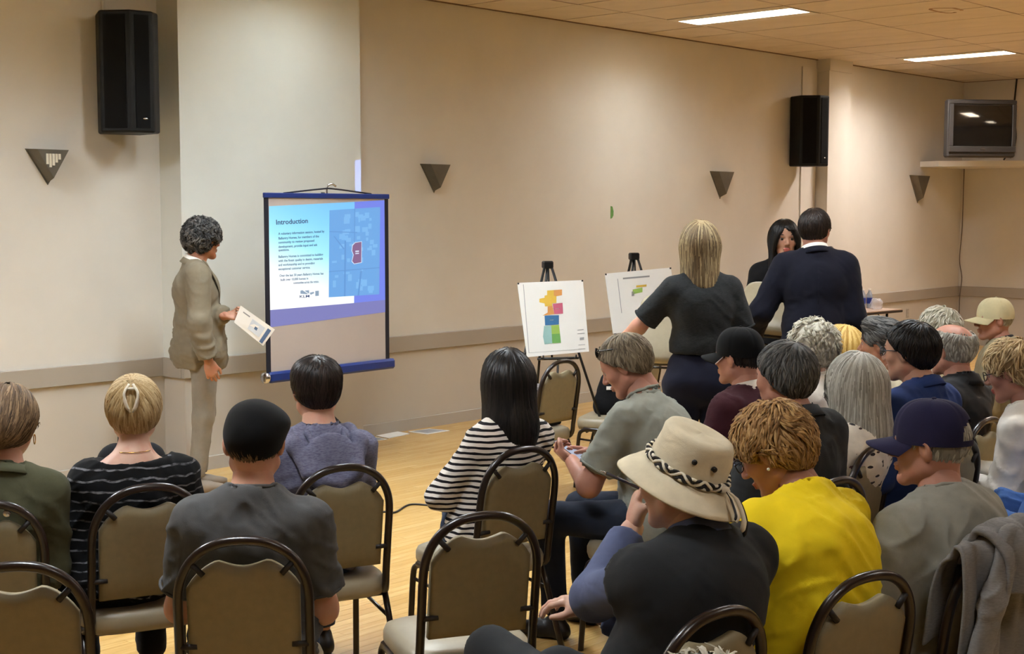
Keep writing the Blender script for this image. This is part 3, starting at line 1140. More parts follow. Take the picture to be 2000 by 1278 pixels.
# the projected slide: thin glowing layers stand in for projector light on the fabric
def slide_bg():
    t = NT('slide_light')
    v = t.coords()
    sx = t.n('ShaderNodeSeparateXYZ')
    t.l(v, sx.inputs[0])
    u = t.math('MULTIPLY_ADD', sx.outputs[0], 1 / SW, 0.5)
    w = t.math('MULTIPLY_ADD', sx.outputs[2], 1 / (z_top - z_bot), -z_bot / (z_top - z_bot))
    s = t.math('SUBTRACT', w, t.math('MULTIPLY', t.math('SUBTRACT', 0.55, u), 0.32))
    col = t.ramp(s, [(0.38, lin((252, 255, 255))), (0.50, lin((214, 250, 255))), (0.63, lin((156, 230, 252))), (0.80, lin((126, 206, 246))), (0.95, lin((112, 188, 238)))])  # projector hotspot painted in: paler towards the lower left
    t.set(Base_Color=(0.03, 0.03, 0.03, 1), Emission_Color=col, Emission_Strength=0.78)
    return t.m


M['slide'] = slide_bg()
M['slide_violet'] = emit('slide_violet', (108, 126, 226), 0.75)
M['slide_dim'] = emit('slide_spill_blue', (136, 138, 208), 0.55)
M['slide_map'] = emit('slide_map_blue', (104, 166, 228), 0.7)
M['slide_map2'] = emit('slide_map_light', (120, 180, 234), 0.72)
M['slide_line'] = emit('slide_map_line', (92, 150, 214), 0.7)
M['slide_text'] = emit('slide_text_blue', (40, 74, 130), 0.5)
M['slide_red'] = emit('slide_site_red', (142, 104, 150), 0.6)
M['slide_grey'] = emit('slide_logo_grey', (120, 140, 160), 0.95)
M['slide_white'] = emit('slide_white', (215, 230, 250), 0.7)


def su(px, py):
    """photo position on the screen plane -> screen-local x, z"""
    d = ray(px, py)
    t_ = ((sc_c - CAM) @ sn) / (d @ sn)
    p = CAM + d * t_
    q = p - sc_c
    return float(q @ (sv / SW)), float(p[2])


def layer(name, poly_px, mat, n, parent=None):
    pts = [su(*p) for p in poly_px]
    mb = MB().prism(pts, -0.0022 - 0.0006 * n, -0.0016 - 0.0006 * n, axis=1)
    return mb.build(name, mat, parent or scr)


sl = layer('slide', [(525, 403), (692, 394.5), (691, 592), (525, 606)], M['slide'], 1)
layer('slide_overspill', [(692, 394.5), (751, 391), (752, 586), (691, 592)], M['slide_violet'], 1)
layer('slide_lower_band', [(525, 606), (691, 592), (752, 586), (752, 610), (525, 640)], M['slide_dim'], 1)
mp_ = layer('slide_map', [(643, 411), (742, 404.5), (740, 575), (641.5, 581)], M['slide_map'], 2)
rr = random.Random(3)


def on_map(u, w):
    a = np.array([643, 411]) * (1 - u) + np.array([742, 404.5]) * u
    b = np.array([641.5, 581]) * (1 - u) + np.array([740, 575]) * u
    return tuple(a * (1 - w) + b * w)


bl = []
for k in range(46):
    u, w = rr.random() * 0.85 + 0.04, rr.random() * 0.9 + 0.03
    du, dw = 0.03 + rr.random() * 0.10, 0.02 + rr.random() * 0.06
    bl.append([on_map(u, w), on_map(min(u + du, 0.97), w), on_map(min(u + du, 0.97), min(w + dw, 0.98)), on_map(u, min(w + dw, 0.98))])
bm_ = MB()
for q in bl:
    bm_.prism([su(*p) for p in q], -0.0040, -0.0036, axis=1)
bm_.build('map_blocks', M['slide_map2'], scr)['kind'] = 'stuff'
ln_ = MB()
for q in ([(0.49, 0), (0.505, 0), (0.505, 0.42), (0.49, 0.42)], [(0, 0.70), (1, 0.69), (1, 0.70), (0, 0.71)], [(0.30, 0.36), (0.33, 0.36), (0.33, 1), (0.30, 1)], [(0, 0.24), (0.55, 0.27), (0.55, 0.28), (0, 0.25)], [(0.62, 0.72), (0.65, 0.72), (0.60, 1), (0.57, 1)], [(0.08, 0.30), (0.10, 0.30), (0.30, 0.45), (0.28, 0.46)]):
    ln_.prism([su(*on_map(*p)) for p in q], -0.0044, -0.0040, axis=1)
ln_.build('map_lines', M['slide_line'], scr)['kind'] = 'stuff'
layer('site_outline', [(687, 479), (692.5, 473.5), (706, 471.5), (705.6, 513.6), (690.6, 516.2), (685.8, 511), (689, 498), (685.8, 490)], M['slide_white'], 4)
layer('site_block', [(688, 480), (693, 474.5), (705, 472.5), (704.5, 512.5), (691, 515), (687, 510), (690, 498), (687, 490)], M['slide_red'], 5)
layer('site_label', [(693, 490), (700, 489.5), (700, 492), (693, 492.5)], M['slide_white'], 6)
layer('site_label', [(693, 494.5), (700, 494), (700, 496), (693, 496.5)], M['slide_white'], 6)


def text_mesh(body, size, mat, name='text', align='LEFT', extr=0.0006, space=1.0):
    cu = bpy.data.curves.new(name, 'FONT')
    cu.body = body
    cu.size = size
    cu.align_x = align
    cu.space_line = space
    cu.extrude = extr
    cu.resolution_u = 3
    cu.offset = 0.018 * size
    ob = bpy.data.objects.new(name, cu)
    COL.objects.link(ob)
    dg = bpy.context.evaluated_depsgraph_get()
    me = bpy.data.meshes.new_from_object(ob.evaluated_get(dg))
    me.name = name
    bpy.data.objects.remove(ob)
    bpy.data.curves.remove(cu)
    me.materials.clear()
    me.materials.append(mat)
    return me


def slide_text(body, px, py, h_px, w_px=None, name='slide_text', mat='slide_text'):
    x, z = su(px, py)
    me = text_mesh(body, 1.0, M[mat], name)
    xs = [v.co.x for v in me.vertices]
    wid = max(xs) - min(xs)
    hgt = abs(su(px, py - h_px)[1] - z) / 0.70
    wx = (su(px + w_px, py)[0] - x) / wid if w_px else hgt
    # the projected lines rise towards the right as seen: the picture is keystoned on the screen
    rise = (su(px + 100, py - 5)[1] - z) / (su(px + 100, py)[0] - x)
    for v in me.vertices:
        a, b = v.co.x * wx, v.co.y * hgt
        v.co = (a, -0.0042 + v.co.z * 0.3, b + a * rise * 0.0)
    o = link(name, me, scr, (x, 0, z))
    o.rotation_euler = (0, -math.atan2(su(px + 100, py - 5.5)[1] - z, su(px + 100, py)[0] - x) , 0)
    return o


slide_text('Introduction', 538, 439, 9.5, 62, 'slide_title')
lines = [('A voluntary information session, hosted by', 543, 459, 90), ('Ballantry Homes, for members of the', 543, 468, 79), ('community to review proposed', 543, 476, 70), ('development, provide input and ask', 543, 484.5, 76), ('questions.', 543, 491, 21),
         ('Ballantry Homes is committed to building', 543, 504, 87), ('with the finest quality in design, materials', 543, 512, 87), ('and workmanship and to providing', 543, 520, 71), ('exceptional customer service.', 543, 528, 62),
         ('Over the last 30 years Ballantry Homes has', 545, 541, 86), ('built over 10,000 homes in', 547, 549, 54), ('communities across the region.', 572, 555, 50)]
for b, x, yy, w in lines:
    slide_text(b, x, yy, 4.6, w, 'slide_body_text')
slide_text('KLM', 584, 582, 5, 19, 'logo_letters')
for q in ([(586, 568), (590, 567), (602, 575), (586, 574)], [(594, 568), (598, 571), (603, 567), (603, 574)], [(604, 572), (612, 570), (613, 573), (606, 576)], [(615, 568.5), (622, 568), (622, 578), (615, 578.5)]):
    layer('logo_mark', q, M['slide_grey'], 3)

# ------------------------------------------------------------------ easels with display boards
M['print_yellow'] = plain('print_yellow', (222, 184, 72), 0.7)
M['print_orange'] = plain('print_orange', (214, 150, 84), 0.7)
M['print_pink'] = plain('print_pink', (196, 96, 122), 0.7)
M['print_blue'] = plain('print_blue', (52, 110, 160), 0.7)
M['print_green'] = plain('print_green', (104, 160, 84), 0.7)
M['print_lime'] = plain('print_lime', (150, 184, 84), 0.7)
M['print_aqua'] = plain('print_aqua', (150, 188, 184), 0.7)
M['print_grey'] = plain('print_grey', (150, 150, 150), 0.7)


def easel(corners, top_px, foot_pys, dep, yaw, label_e, label_b, prints, plan=1):
    """corners: board as seen (tl, tr, br, bl); all on a plane leaning back"""
    TL, TR, BR, BL = corners
    bl = at_depth(*BL, dep)
    hd = heading(yaw)                        # direction the easel leans away to
    rt = np.array([hd[1], -hd[0], 0])
    org = bl.copy()
    lean = 0.16
    upv = np.array([0, 0, 1.0]) * math.cos(lean) + hd * math.sin(lean)
    nrm = np.cross(rt, upv)
    def pl(px, py):
        d = ray(px, py)
        t_ = ((org - CAM) @ nrm) / (d @ nrm)
        q = CAM + d * t_ - org
        return float(q @ rt), float(q @ upv)
    rz = math.atan2(rt[1], rt[0])
    bc = (np.array(pl(*BL)) + np.array(pl(*BR))) / 2
    wb_, hb_ = abs(pl(*BR)[0] - pl(*BL)[0]), abs(pl(*TL)[1] - pl(*BL)[1])
    base = org + rt * bc[0]
    brd = empty('display_board', (base[0], base[1], org[2]), rz, label_b, 'poster board')
    quad = [pl(*p) for p in (BL, BR, TR, TL)]
    def lay(name, pts, mat, n, th=0.0005, parent=brd):
        V = []
        for k in (0, 1):
            for (a, b) in pts:
                off = -0.003 * 0 + 0.0006 * n + th * k
                p = org + rt * a + upv * b - nrm * 0 - (-nrm) * 0
                q = rt * (a - bc[0]) + upv * b + (-nrm if (nrm @ (CAM - org)) < 0 else nrm) * off
                V.append((q @ rt, q @ hd, q[2]))
        m = len(pts)
        return MB().add(V, [tuple(range(m)), tuple(range(m, 2 * m))[::-1]] + [(i, m + i, m + (i + 1) % m, (i + 1) % m) for i in range(m)]).build(name, mat, parent)
    lay('board', quad, M['paper'], 0, 0.006)
    for nm, poly, mt in prints:
        lay(nm, [pl(*p) for p in poly], M[mt], 12, 0.0006)
    lay('pin', [pl(*TL), pl(TL[0] + 3, TL[1]), pl(TL[0] + 3, TL[1] + 3), pl(TL[0], TL[1] + 3)], M['black_metal'], 12, 0.004)
    lay('pin', [pl(TR[0] - 3, TR[1]), pl(*TR), pl(TR[0], TR[1] + 3), pl(TR[0] - 3, TR[1] + 3)], M['black_metal'], 12, 0.004)
    # the easel: two front legs meeting at the top block, a rear leg, a ledge
    e = empty('tripod_easel', (base[0], base[1], 0), rz, label_e, 'easel')
    zb = org[2]
    zt = zb + (pl(*top_px)[1]) * math.cos(lean)
    def loc(a, z, back=0.0):
        return (a, (z - zb) * math.tan(lean) + 0.012 + back, z)
    ax = pl(*top_px)[0] - bc[0]
    for s in (-1, 1):
        fa = ax + s * 0.44
        MB().tube([loc(ax + s * 0.018, zt - 0.02), loc(ax + s * (0.018 + 0.422 * (zt - zb) / zt), zb - 0.02), loc(fa, 0.012)], 0.009, 8).build('leg', M['black_metal'], e)
    MB().tube([(ax, loc(ax, zt)[1] + 0.01, zt - 0.03), (ax, loc(ax, zt)[1] + 0.42, 0.012)], 0.009, 8).build('leg', M['black_metal'], e)
    MB().box(ax - 0.035, ax + 0.035, loc(0, zt)[1] - 0.02, loc(0, zt)[1] + 0.03, zt - 0.05, zt, 0, 0.008).build('top_block', M['black_metal'], e)
    MB().tube([loc(ax, zt - 0.03), loc(ax, zb - 0.02)], 0.007, 8).build('centre_post', M['black_metal'], e)
    lw = wb_ * 0.33
    MB().tube([(-lw, 0.0, zb - 0.014), (lw, 0.0, zb - 0.014)], 0.009, 8).build('ledge', M['black_metal'], e)
    for s in (-1, 1):
        MB().tube([(s * lw * 0.8, 0.01, zb - 0.012), (s * lw * 0.8, -0.035, zb - 0.012), (s * lw * 0.8, -0.04, zb + 0.012)], 0.006, 6).build('ledge_hook', M['black_metal'], e)
    MB().tube([(0, 0.0, zb - 0.02), (ax + 0.0, loc(ax, 0.30)[1], 0.30)], 0.008, 8).build('strut', M['black_metal'], e)
    return e


prints1 = [('plan_yellow', [(1063, 578), (1068, 577), (1068, 568), (1081, 567), (1081, 578), (1086, 579), (1086, 592), (1078, 593), (1078, 598), (1064, 599), (1063, 593), (1053, 591), (1053, 584), (1063, 582)], 'print_yellow'),
           ('plan_orange', [(1081, 567), (1097, 566), (1097, 577), (1086, 579), (1081, 578)], 'print_orange'),
           ('plan_orange', [(1069, 599), (1078, 597), (1082, 614), (1059, 617), (1069, 611)], 'print_orange'),
           ('plan_pink', [(1079, 594), (1098, 592), (1099, 613), (1082, 614)], 'print_pink'),
           ('plan_blue', [(1063, 617), (1091, 616), (1091, 634), (1064, 636)], 'print_blue'),
           ('plan_aqua', [(1062, 637), (1076, 636), (1078, 671), (1063, 673), (1060, 658)], 'print_aqua'),
           ('plan_lime', [(1076, 636), (1091, 635), (1093, 652), (1077, 653)], 'print_lime'),
           ('plan_green', [(1077, 653), (1093, 652), (1095, 670), (1078, 671)], 'print_green'),
           ('plan_note', [(1127, 645), (1139, 643.5), (1139, 644.7), (1127, 646)], 'print_grey'), ('plan_note', [(1127, 652), (1141, 650.5), (1141, 651.7), (1127, 653)], 'print_grey'),
           ('plan_note', [(1132, 660), (1140, 659), (1140, 664), (1132, 665)], 'print_grey'), ('plan_note', [(1129, 674), (1142, 673), (1142, 674), (1129, 675)], 'print_grey'),
           ('plan_note', [(1129, 682), (1142, 681), (1142, 682), (1129, 683)], 'print_grey'),
           ('plan_frame', [(1021, 556), (1022, 556), (1033, 690), (1032, 690)], 'print_grey'), ('plan_frame', [(1033, 689.5), (1143, 681.5), (1143, 682), (1033, 690)], 'print_grey'),
           ('plan_label', [(1073, 625), (1080, 624.6), (1080, 626), (1073, 626.4)], 'paper'), ('plan_label', [(1084, 603), (1091, 602.6), (1091, 604), (1084, 604.4)], 'paper')]
easel([(1010, 553), (1138, 547.5), (1150, 687), (1029, 698)], (1071, 510), (), 8.75, 15, 'black tripod easel holding the colour block plan', 'white board with a yellow, pink, blue and green block plan', prints1)
prints2 = [('drawing_title', [(1216, 543), (1268, 538.5), (1268, 541.5), (1216, 546)], 'print_grey'),
           ('drawing_patch', [(1235, 566), (1254, 562), (1254, 571), (1235, 575)], 'print_lime'), ('drawing_patch', [(1233, 570), (1238, 569), (1238, 578), (1233, 579)], 'print_grey'),
           ('drawing_patch', [(1242, 558), (1262, 556), (1262, 560), (1242, 562)], 'print_yellow'),
           ('drawing_frame', [(1205, 545), (1206, 545), (1214, 612), (1213, 612)], 'print_grey')]
easel([(1181, 535), (1310, 523), (1322, 640), (1197, 652)], (1240, 494), (), 9.4, 15, 'black tripod easel standing behind the woman in the grey shirt', 'white board with a line drawing partly hidden by the standing woman', prints2)

# ------------------------------------------------------------------ folding table with water bottles
tbl_c = at_depth(1672, 612, 11.6)
tbl_r = at_depth(1763, 606, 12.1)
TBZ = 0.735
ta = on_z(1763, 604, TBZ)
tb = on_z(1640, 615, TBZ)
tcx = (ta + tb) / 2
trz = math.atan2((ta - tb)[1], (ta - tb)[0])
tl = float(np.linalg.norm((ta - tb)[:2]))
table = empty('folding_table', (ta[0], ta[1], 0), trz, 'folding table with a dark edge carrying the water bottles', 'table')
M['table_top'] = plain('table_laminate', (176, 152, 136), 0.4, 0.04)
TLn = 1.83
MB().box(-TLn, 0, 0.004, 0.74, TBZ - 0.008, TBZ).build('table_top', M['table_top'], table)
MB().box(-TLn - 0.006, 0.006, 0, 0.745, TBZ - 0.034, TBZ - 0.008, 0, 0.004).build('edge_band', M['frame'], table)
for s in (-1, 1):
    xx = -0.18 if s > 0 else -TLn + 0.18
    for yy in (0.08, 0.66):
        MB().tube([(xx, yy, TBZ - 0.03), (xx, yy, 0)], 0.014, 8).build('leg', M['black_metal'], table)
    MB().tube([(xx, 0.08, 0.3), (xx, 0.66, 0.3)], 0.010, 8).build('leg_bar', M['black_metal'], table)
    MB().tube(smooth_path([(xx, 0.1, 0.55), (xx - s * 0.05, 0.1, 0.63), (xx - s * 0.17, 0.1, TBZ - 0.03)], 4), 0.006, 6).build('brace', M['black_metal'], table)
M['bottle'] = NT('bottle_clear').set(Base_Color=lin((200, 215, 235)), Roughness=0.12, Transmission_Weight=0.55).m
M['bottle_label'] = plain('bottle_label_blue', (44, 66, 150), 0.4)
M['film'] = NT('shrink_film').set(Base_Color=lin((225, 225, 232)), Roughness=0.25, Alpha=0.35).m
bt_me = MB().lathe([(0.031, 0), (0.033, 0.01), (0.033, 0.12), (0.030, 0.15), (0.014, 0.185), (0.013, 0.20)], 14).mesh('bottle_body', M['bottle'])
bl_me = MB().lathe([(0.0335, 0.05), (0.0335, 0.115)], 14, cap=False).mesh('bottle_label', M['bottle_label'])
bc_me = MB().lathe([(0.0145, 0.195), (0.0145, 0.212)], 12).mesh('bottle_cap', M['paper'])
words = ['nearest the suited man', 'second along the pack', 'in the middle of the pack', 'beside the plastic film end']
def on_table(lx, ly):
    return np.array([ta[0] + math.cos(trz) * lx - math.sin(trz) * ly, ta[1] + math.sin(trz) * lx + math.cos(trz) * ly, TBZ])


for k, (lx, ly) in enumerate(((-0.39, 0.40), (-0.30, 0.36), (-0.205, 0.37), (-0.12, 0.34))):
    p = on_table(lx, ly)
    b = empty('water_bottle', (p[0], p[1], TBZ), 0.3 * k, 'clear water bottle with a blue label, ' + words[k], 'water bottle', 'water bottles on the folding table')
    link('bottle_body', bt_me, b); link('label_band', bl_me, b); link('cap', bc_me, b)
fp = on_table(-0.20, 0.20)
flm = Soft()
flm.ell((0, 0, 0.05), (0.08, 0.07, 0.06)).cone((0.02, 0, 0.06), (0.14, 0.02, 0.03), 0.05, 0.004, 0.03)
Vq, Qq = flm.surface(0.012)
Vq = Vq + normals_of(Vq, Qq) * (0.012 * fbm(Vq * 22, 2))[:, None]
Vq[:, 2] = np.maximum(Vq[:, 2], 0.0)
tag(link('plastic_wrap', mesh_from('plastic_wrap', Vq, Qq, M['film']), None, (fp[0], fp[1], TBZ)), 'crumpled clear plastic wrap beside the water bottles', 'plastic wrap')

# ------------------------------------------------------------------ boards on the floor by the wall, cord, bag, projector
def floor_sheet(quad, name, label, inner=None):
    P = [on_z(x, y, 0.006) for x, y in quad]
    c = sum(P) / 4
    V = [p - c for p in P]
    mb = MB().add([(v[0], v[1], z) for z in (-0.005, 0.0) for v in V], [(0, 1, 2, 3), (7, 6, 5, 4), (0, 4, 5, 1), (1, 5, 6, 2), (2, 6, 7, 3), (3, 7, 4, 0)])
    t = empty(name, (c[0], c[1], 0.006), 0, label, 'poster')
    mb.build('sheet', M['paper'], t)
    if inner:
        W = [v * 0.86 for v in V]
        MB().add([(v[0], v[1], z) for z in (0.0002, 0.001) for v in W], [(0, 1, 2, 3), (7, 6, 5, 4), (0, 4, 5, 1), (1, 5, 6, 2), (2, 6, 7, 3), (3, 7, 4, 0)]).build('picture', M[inner], t)
    return t


floor_sheet([(690, 866), (757, 858), (729, 853), (690, 857)], 'floor_poster', 'white bordered poster on the floor beside the grey hoodie sleeve', 'print_grey')
floor_sheet([(734, 851), (776, 843), (800, 847), (759, 856)], 'floor_poster', 'blank white sheet on the floor between the two bordered posters', None)
floor_sheet([(797, 843), (838, 837.5), (878, 841), (835, 847.5)], 'floor_poster', 'bordered poster on the floor closest to the striped white shirt', 'print_grey')
cp = [on_z(x, y, 0.006) for x, y in ((690, 1008), (752, 1000), (772, 1001), (800, 986), (835, 987), (858, 989), (900, 980), (1000, 930), (1040, 880))]
tag(MB().tube(smooth_path(cp, 6), 0.006, 6).build('extension_cord', M['cord']), 'thin black power cord snaking across the maple floor', 'cord')


# ------------------------------------------------------------------ people: heads, hands, hair
def head_mesh(fem, h=0.0048):
    S = Soft()
    j = 0.90 if fem else 1.0
    S.ell((0, -0.012, 0.026), (0.075, 0.096, 0.088), k=0.02)
    S.ell((0, 0.028, 0.035), (0.064, 0.062, 0.068), k=0.03)
    S.ell((0, 0.036, -0.030), (0.060 * j, 0.052, 0.074), k=0.03)
    for s in (-1, 1):
        S.cone((s * 0.052 * j, 0.0, -0.055), (s * 0.016, 0.062, -0.098), 0.022, 0.018, 0.025)
        S.ell((s * 0.041, 0.055, -0.020), (0.022, 0.024, 0.019), k=0.02)
    S.ell((0, 0.070, -0.099), (0.022 * j, 0.018, 0.016), k=0.015)
    S.cone((-0.034, 0.080, 0.024), (0.034, 0.080, 0.024), 0.010, 0.010, 0.014)
    S.cone((0, -0.025, -0.05), (0, -0.04, -0.13), 0.050 if fem else 0.057, 0.047 if fem else 0.056, 0.03)
    S.cone((0, 0.086, 0.014), (0, 0.109, -0.026), 0.0085, 0.0115, 0.012)
    for s in (-1, 1):
        S.ell((s * 0.0105, 0.099, -0.031), (0.0085, 0.010, 0.007), k=0.006)
    S.ell((0, 0.088, -0.058), (0.024, 0.011, 0.0062), k=0.006)
    S.ell((0, 0.086, -0.0695), (0.020, 0.011, 0.0068), k=0.006)
    for s in (-1, 1):
        S.ell((s * 0.0805, -0.006, -0.004), (0.0085, 0.0195, 0.031), rot_xyz(-0.25, s * 0.25, s * 0.35), k=0.006)
    for s in (-1, 1):
        S.ell((s * 0.031, 0.097, 0.005), (0.0175, 0.016, 0.0105), k=0.010, op='s')
        S.ell((s * 0.089, 0.0, 0.0), (0.006, 0.010, 0.016), k=0.004, op='s')
    S.ell((0, 0.100, -0.0635), (0.022, 0.006, 0.0016), k=0.003, op='s')
    V, Q = S.surface(h)
    c = V[Q].mean(1)
    mi = np.zeros(len(Q), np.int32)
    lip = (np.abs(c[:, 2] + 0.0635) < 0.0125) & (np.abs(c[:, 0]) < 0.024) & (c[:, 1] > 0.083) & (((c[:, 0] / 0.025) ** 2 + ((c[:, 2] + 0.0635) / 0.0125) ** 2) < 1)
    mi[lip] = 1
    parts = [(V, Q, mi)]
    for s in (-1, 1):
        b = MB().sphere((s * 0.031, 0.0765, 0.0045), 0.0122, 10)
        Ve = np.array(b.v, np.float32)
        Fe = np.array([f for f in b.f if len(f) == 4], np.int32)
        ce_ = Ve[Fe].mean(1) - np.array([s * 0.031, 0.0765, 0.0045])
        me_ = np.where((ce_[:, 1] > 0.0075) & (np.hypot(ce_[:, 0], ce_[:, 2]) < 0.0078), 3, 2)
        parts.append((Ve, Fe, me_.astype(np.int32)))
        bw = MB().tube(smooth_path([(s * 0.014, 0.0905, 0.026), (s * 0.030, 0.090, 0.0315), (s * 0.047, 0.080, 0.027)], 4), [0.0035] * 4 + [0.004] * 4 + [0.002], 6, cap=False)
        parts.append((np.array(bw.v, np.float32), np.array(bw.f, np.int32), np.full(len(bw.f), 4, np.int32)))
    return merge(parts)


def merge(parts):
    V, Q, m, b = [], [], [], 0
    for v, q, i in parts:
        V.append(v); Q.append(q + b); m.append(i); b += len(v)
    return np.concatenate(V), np.concatenate(Q), np.concatenate(m)


def hand_mesh(curl=0.5, spread=0.06, thumb=0.5, point=False, h=0.0044):
    """right hand: wrist at the origin, fingers along +y, palm facing -z, thumb on the -x side"""
    S = Soft()
    S.ell((0.0, 0.048, 0.0), (0.038, 0.052, 0.0145), k=0.015)
    S.cone((0, -0.02, 0), (0, 0.03, 0), 0.026, 0.024, 0.02, sq=((0, 0, 1), 0.72))
    S.cone((-0.024, 0.022, -0.006), (-0.034, 0.05, -0.010), 0.015, 0.012, 0.014)
    spec = [(-0.029, 0.086, 0.072, 0.0088), (-0.0098, 0.092, 0.080, 0.0092), (0.0098, 0.088, 0.074, 0.0088), (0.028, 0.078, 0.060, 0.0078)]
    for i, (x, y0, L, r) in enumerate(spec):
        p = np.array([x, y0 - 0.008, 0.0])
        a = 0.15
        sx = (i - 1.5) * spread
        cc = curl if not (point and i == 0) else 0.12
        for seg, fr in enumerate((0.45, 0.30, 0.25)):
            a += cc * (0.9, 1.15, 0.8)[seg]
            d = np.array([math.sin(sx) * math.cos(a), math.cos(a) * math.cos(sx), -math.sin(a)])
            q = p + d * L * fr
            S.cone(p, q, r * (1.0 - 0.08 * seg), r * (0.92 - 0.08 * seg), 0.004)
            p = q
    p = np.array([-0.032, 0.040, -0.008])
    d1 = np.array([-0.62 + 0.35 * thumb, 0.70, -0.30 - 0.4 * thumb]); d1 /= np.linalg.norm(d1)
    q = p + d1 * 0.036
    S.cone(p, q, 0.0118, 0.0102, 0.008)
    d2 = np.array([-0.25 + 0.5 * thumb, 0.85, -0.25 - 0.3 * thumb]); d2 /= np.linalg.norm(d2)
    S.cone(q, q + d2 * 0.028, 0.0102, 0.0080, 0.004)
    V, Q = S.surface(h)
    return V, Q


HEADS = {(f, lo): head_mesh(f, 0.0066 if lo else 0.0048) for f in (False, True) for lo in (False, True)}
HANDS = {'relaxed': hand_mesh(0.42, 0.05, 0.5), 'grip': hand_mesh(0.95, 0.02, 0.9), 'flat': hand_mesh(0.16, 0.06, 0.2), 'pinch': hand_mesh(0.72, 0.03, 0.7, True)}


for k_, a_ in (('relaxed', (0.42, 0.05, 0.5)), ('grip', (0.95, 0.02, 0.9)), ('flat', (0.16, 0.06, 0.2)), ('pinch', (0.72, 0.03, 0.7, True))):
    HANDS[k_ + '_lo'] = hand_mesh(*a_, h=0.0068)


def unit(v):
    v = np.asarray(v, float)
    return v / (np.linalg.norm(v) + 1e-12)


def place_hand(side, wrist, fdir, palm, kind, sc=1.0, lo=False):
    """side +1 right, -1 left; fdir: where the fingers point, palm: where the palm faces"""
    V, Q = HANDS[kind + '_lo' if lo else kind]
    V = V.copy()
    if side < 0:
        V[:, 0] *= -1
        Q = Q[:, ::-1]
    y_ = unit(fdir)
    z_ = -unit(np.asarray(palm, float) - y_ * (np.asarray(palm, float) @ y_))
    x_ = np.cross(y_, z_)
    R = np.stack([x_, y_, z_], 1)
    return (V * sc) @ R.T.astype(np.float32) + np.asarray(wrist, np.float32), Q, np.zeros(len(Q), np.int32)


def hair_shell(st):
    """volume of a hairstyle in head space"""
    S = Soft()
    t = st.get('t', 0.012)
    rx, ry, rz_ = 0.076 + t, 0.097 + t, 0.088 + t * st.get('tz', 1.1)
    nape = st.get('nape', -0.075)
    slope = st.get('slope', 0.66)
    nv = unit((0, slope, -1.0))
    clip = None if st.get('long') else [((0, -0.085, nape), nv)]
    S.ell((0, -0.014, 0.027), (rx, ry, rz_), k=0.02, clip=clip)
    for q in st.get('add', ()):
        if q[0] == 'e': S.ell(q[1], q[2], k=q[3] if len(q) > 3 else 0.03, clip=clip if st.get('clipadd', True) else None)
        else: S.cone(q[1], q[2], q[3], q[4], 0.04)
    fy = st.get('face', 0.105)
    S.ell((0, fy + 0.01, -0.05), (0.078, 0.085, 0.128), k=0.008, op='s')
    if st.get('neckcut'):
        S.cone((0, 0.09, -0.06), (0, 0.12, -0.40), 0.085, 0.10, 0.01, op='s')
    if st.get('ears', True):
        for s in (-1, 1):
            S.ell((s * 0.095, 0.014, -0.028), (0.036, 0.034, 0.046), k=0.006, op='s')
    if st.get('bald'):
        S.ell((0, -0.022, 0.110), st['bald'], k=0.01, op='s')
    if st.get('bottom') is not None:
        b = st['bottom']
        S.p.append(('e', np.array([0, 0, b - 2.0]), np.array([2.0, 2.0, 2.0]), None, None, 0.008, None, 's', None))
    return S


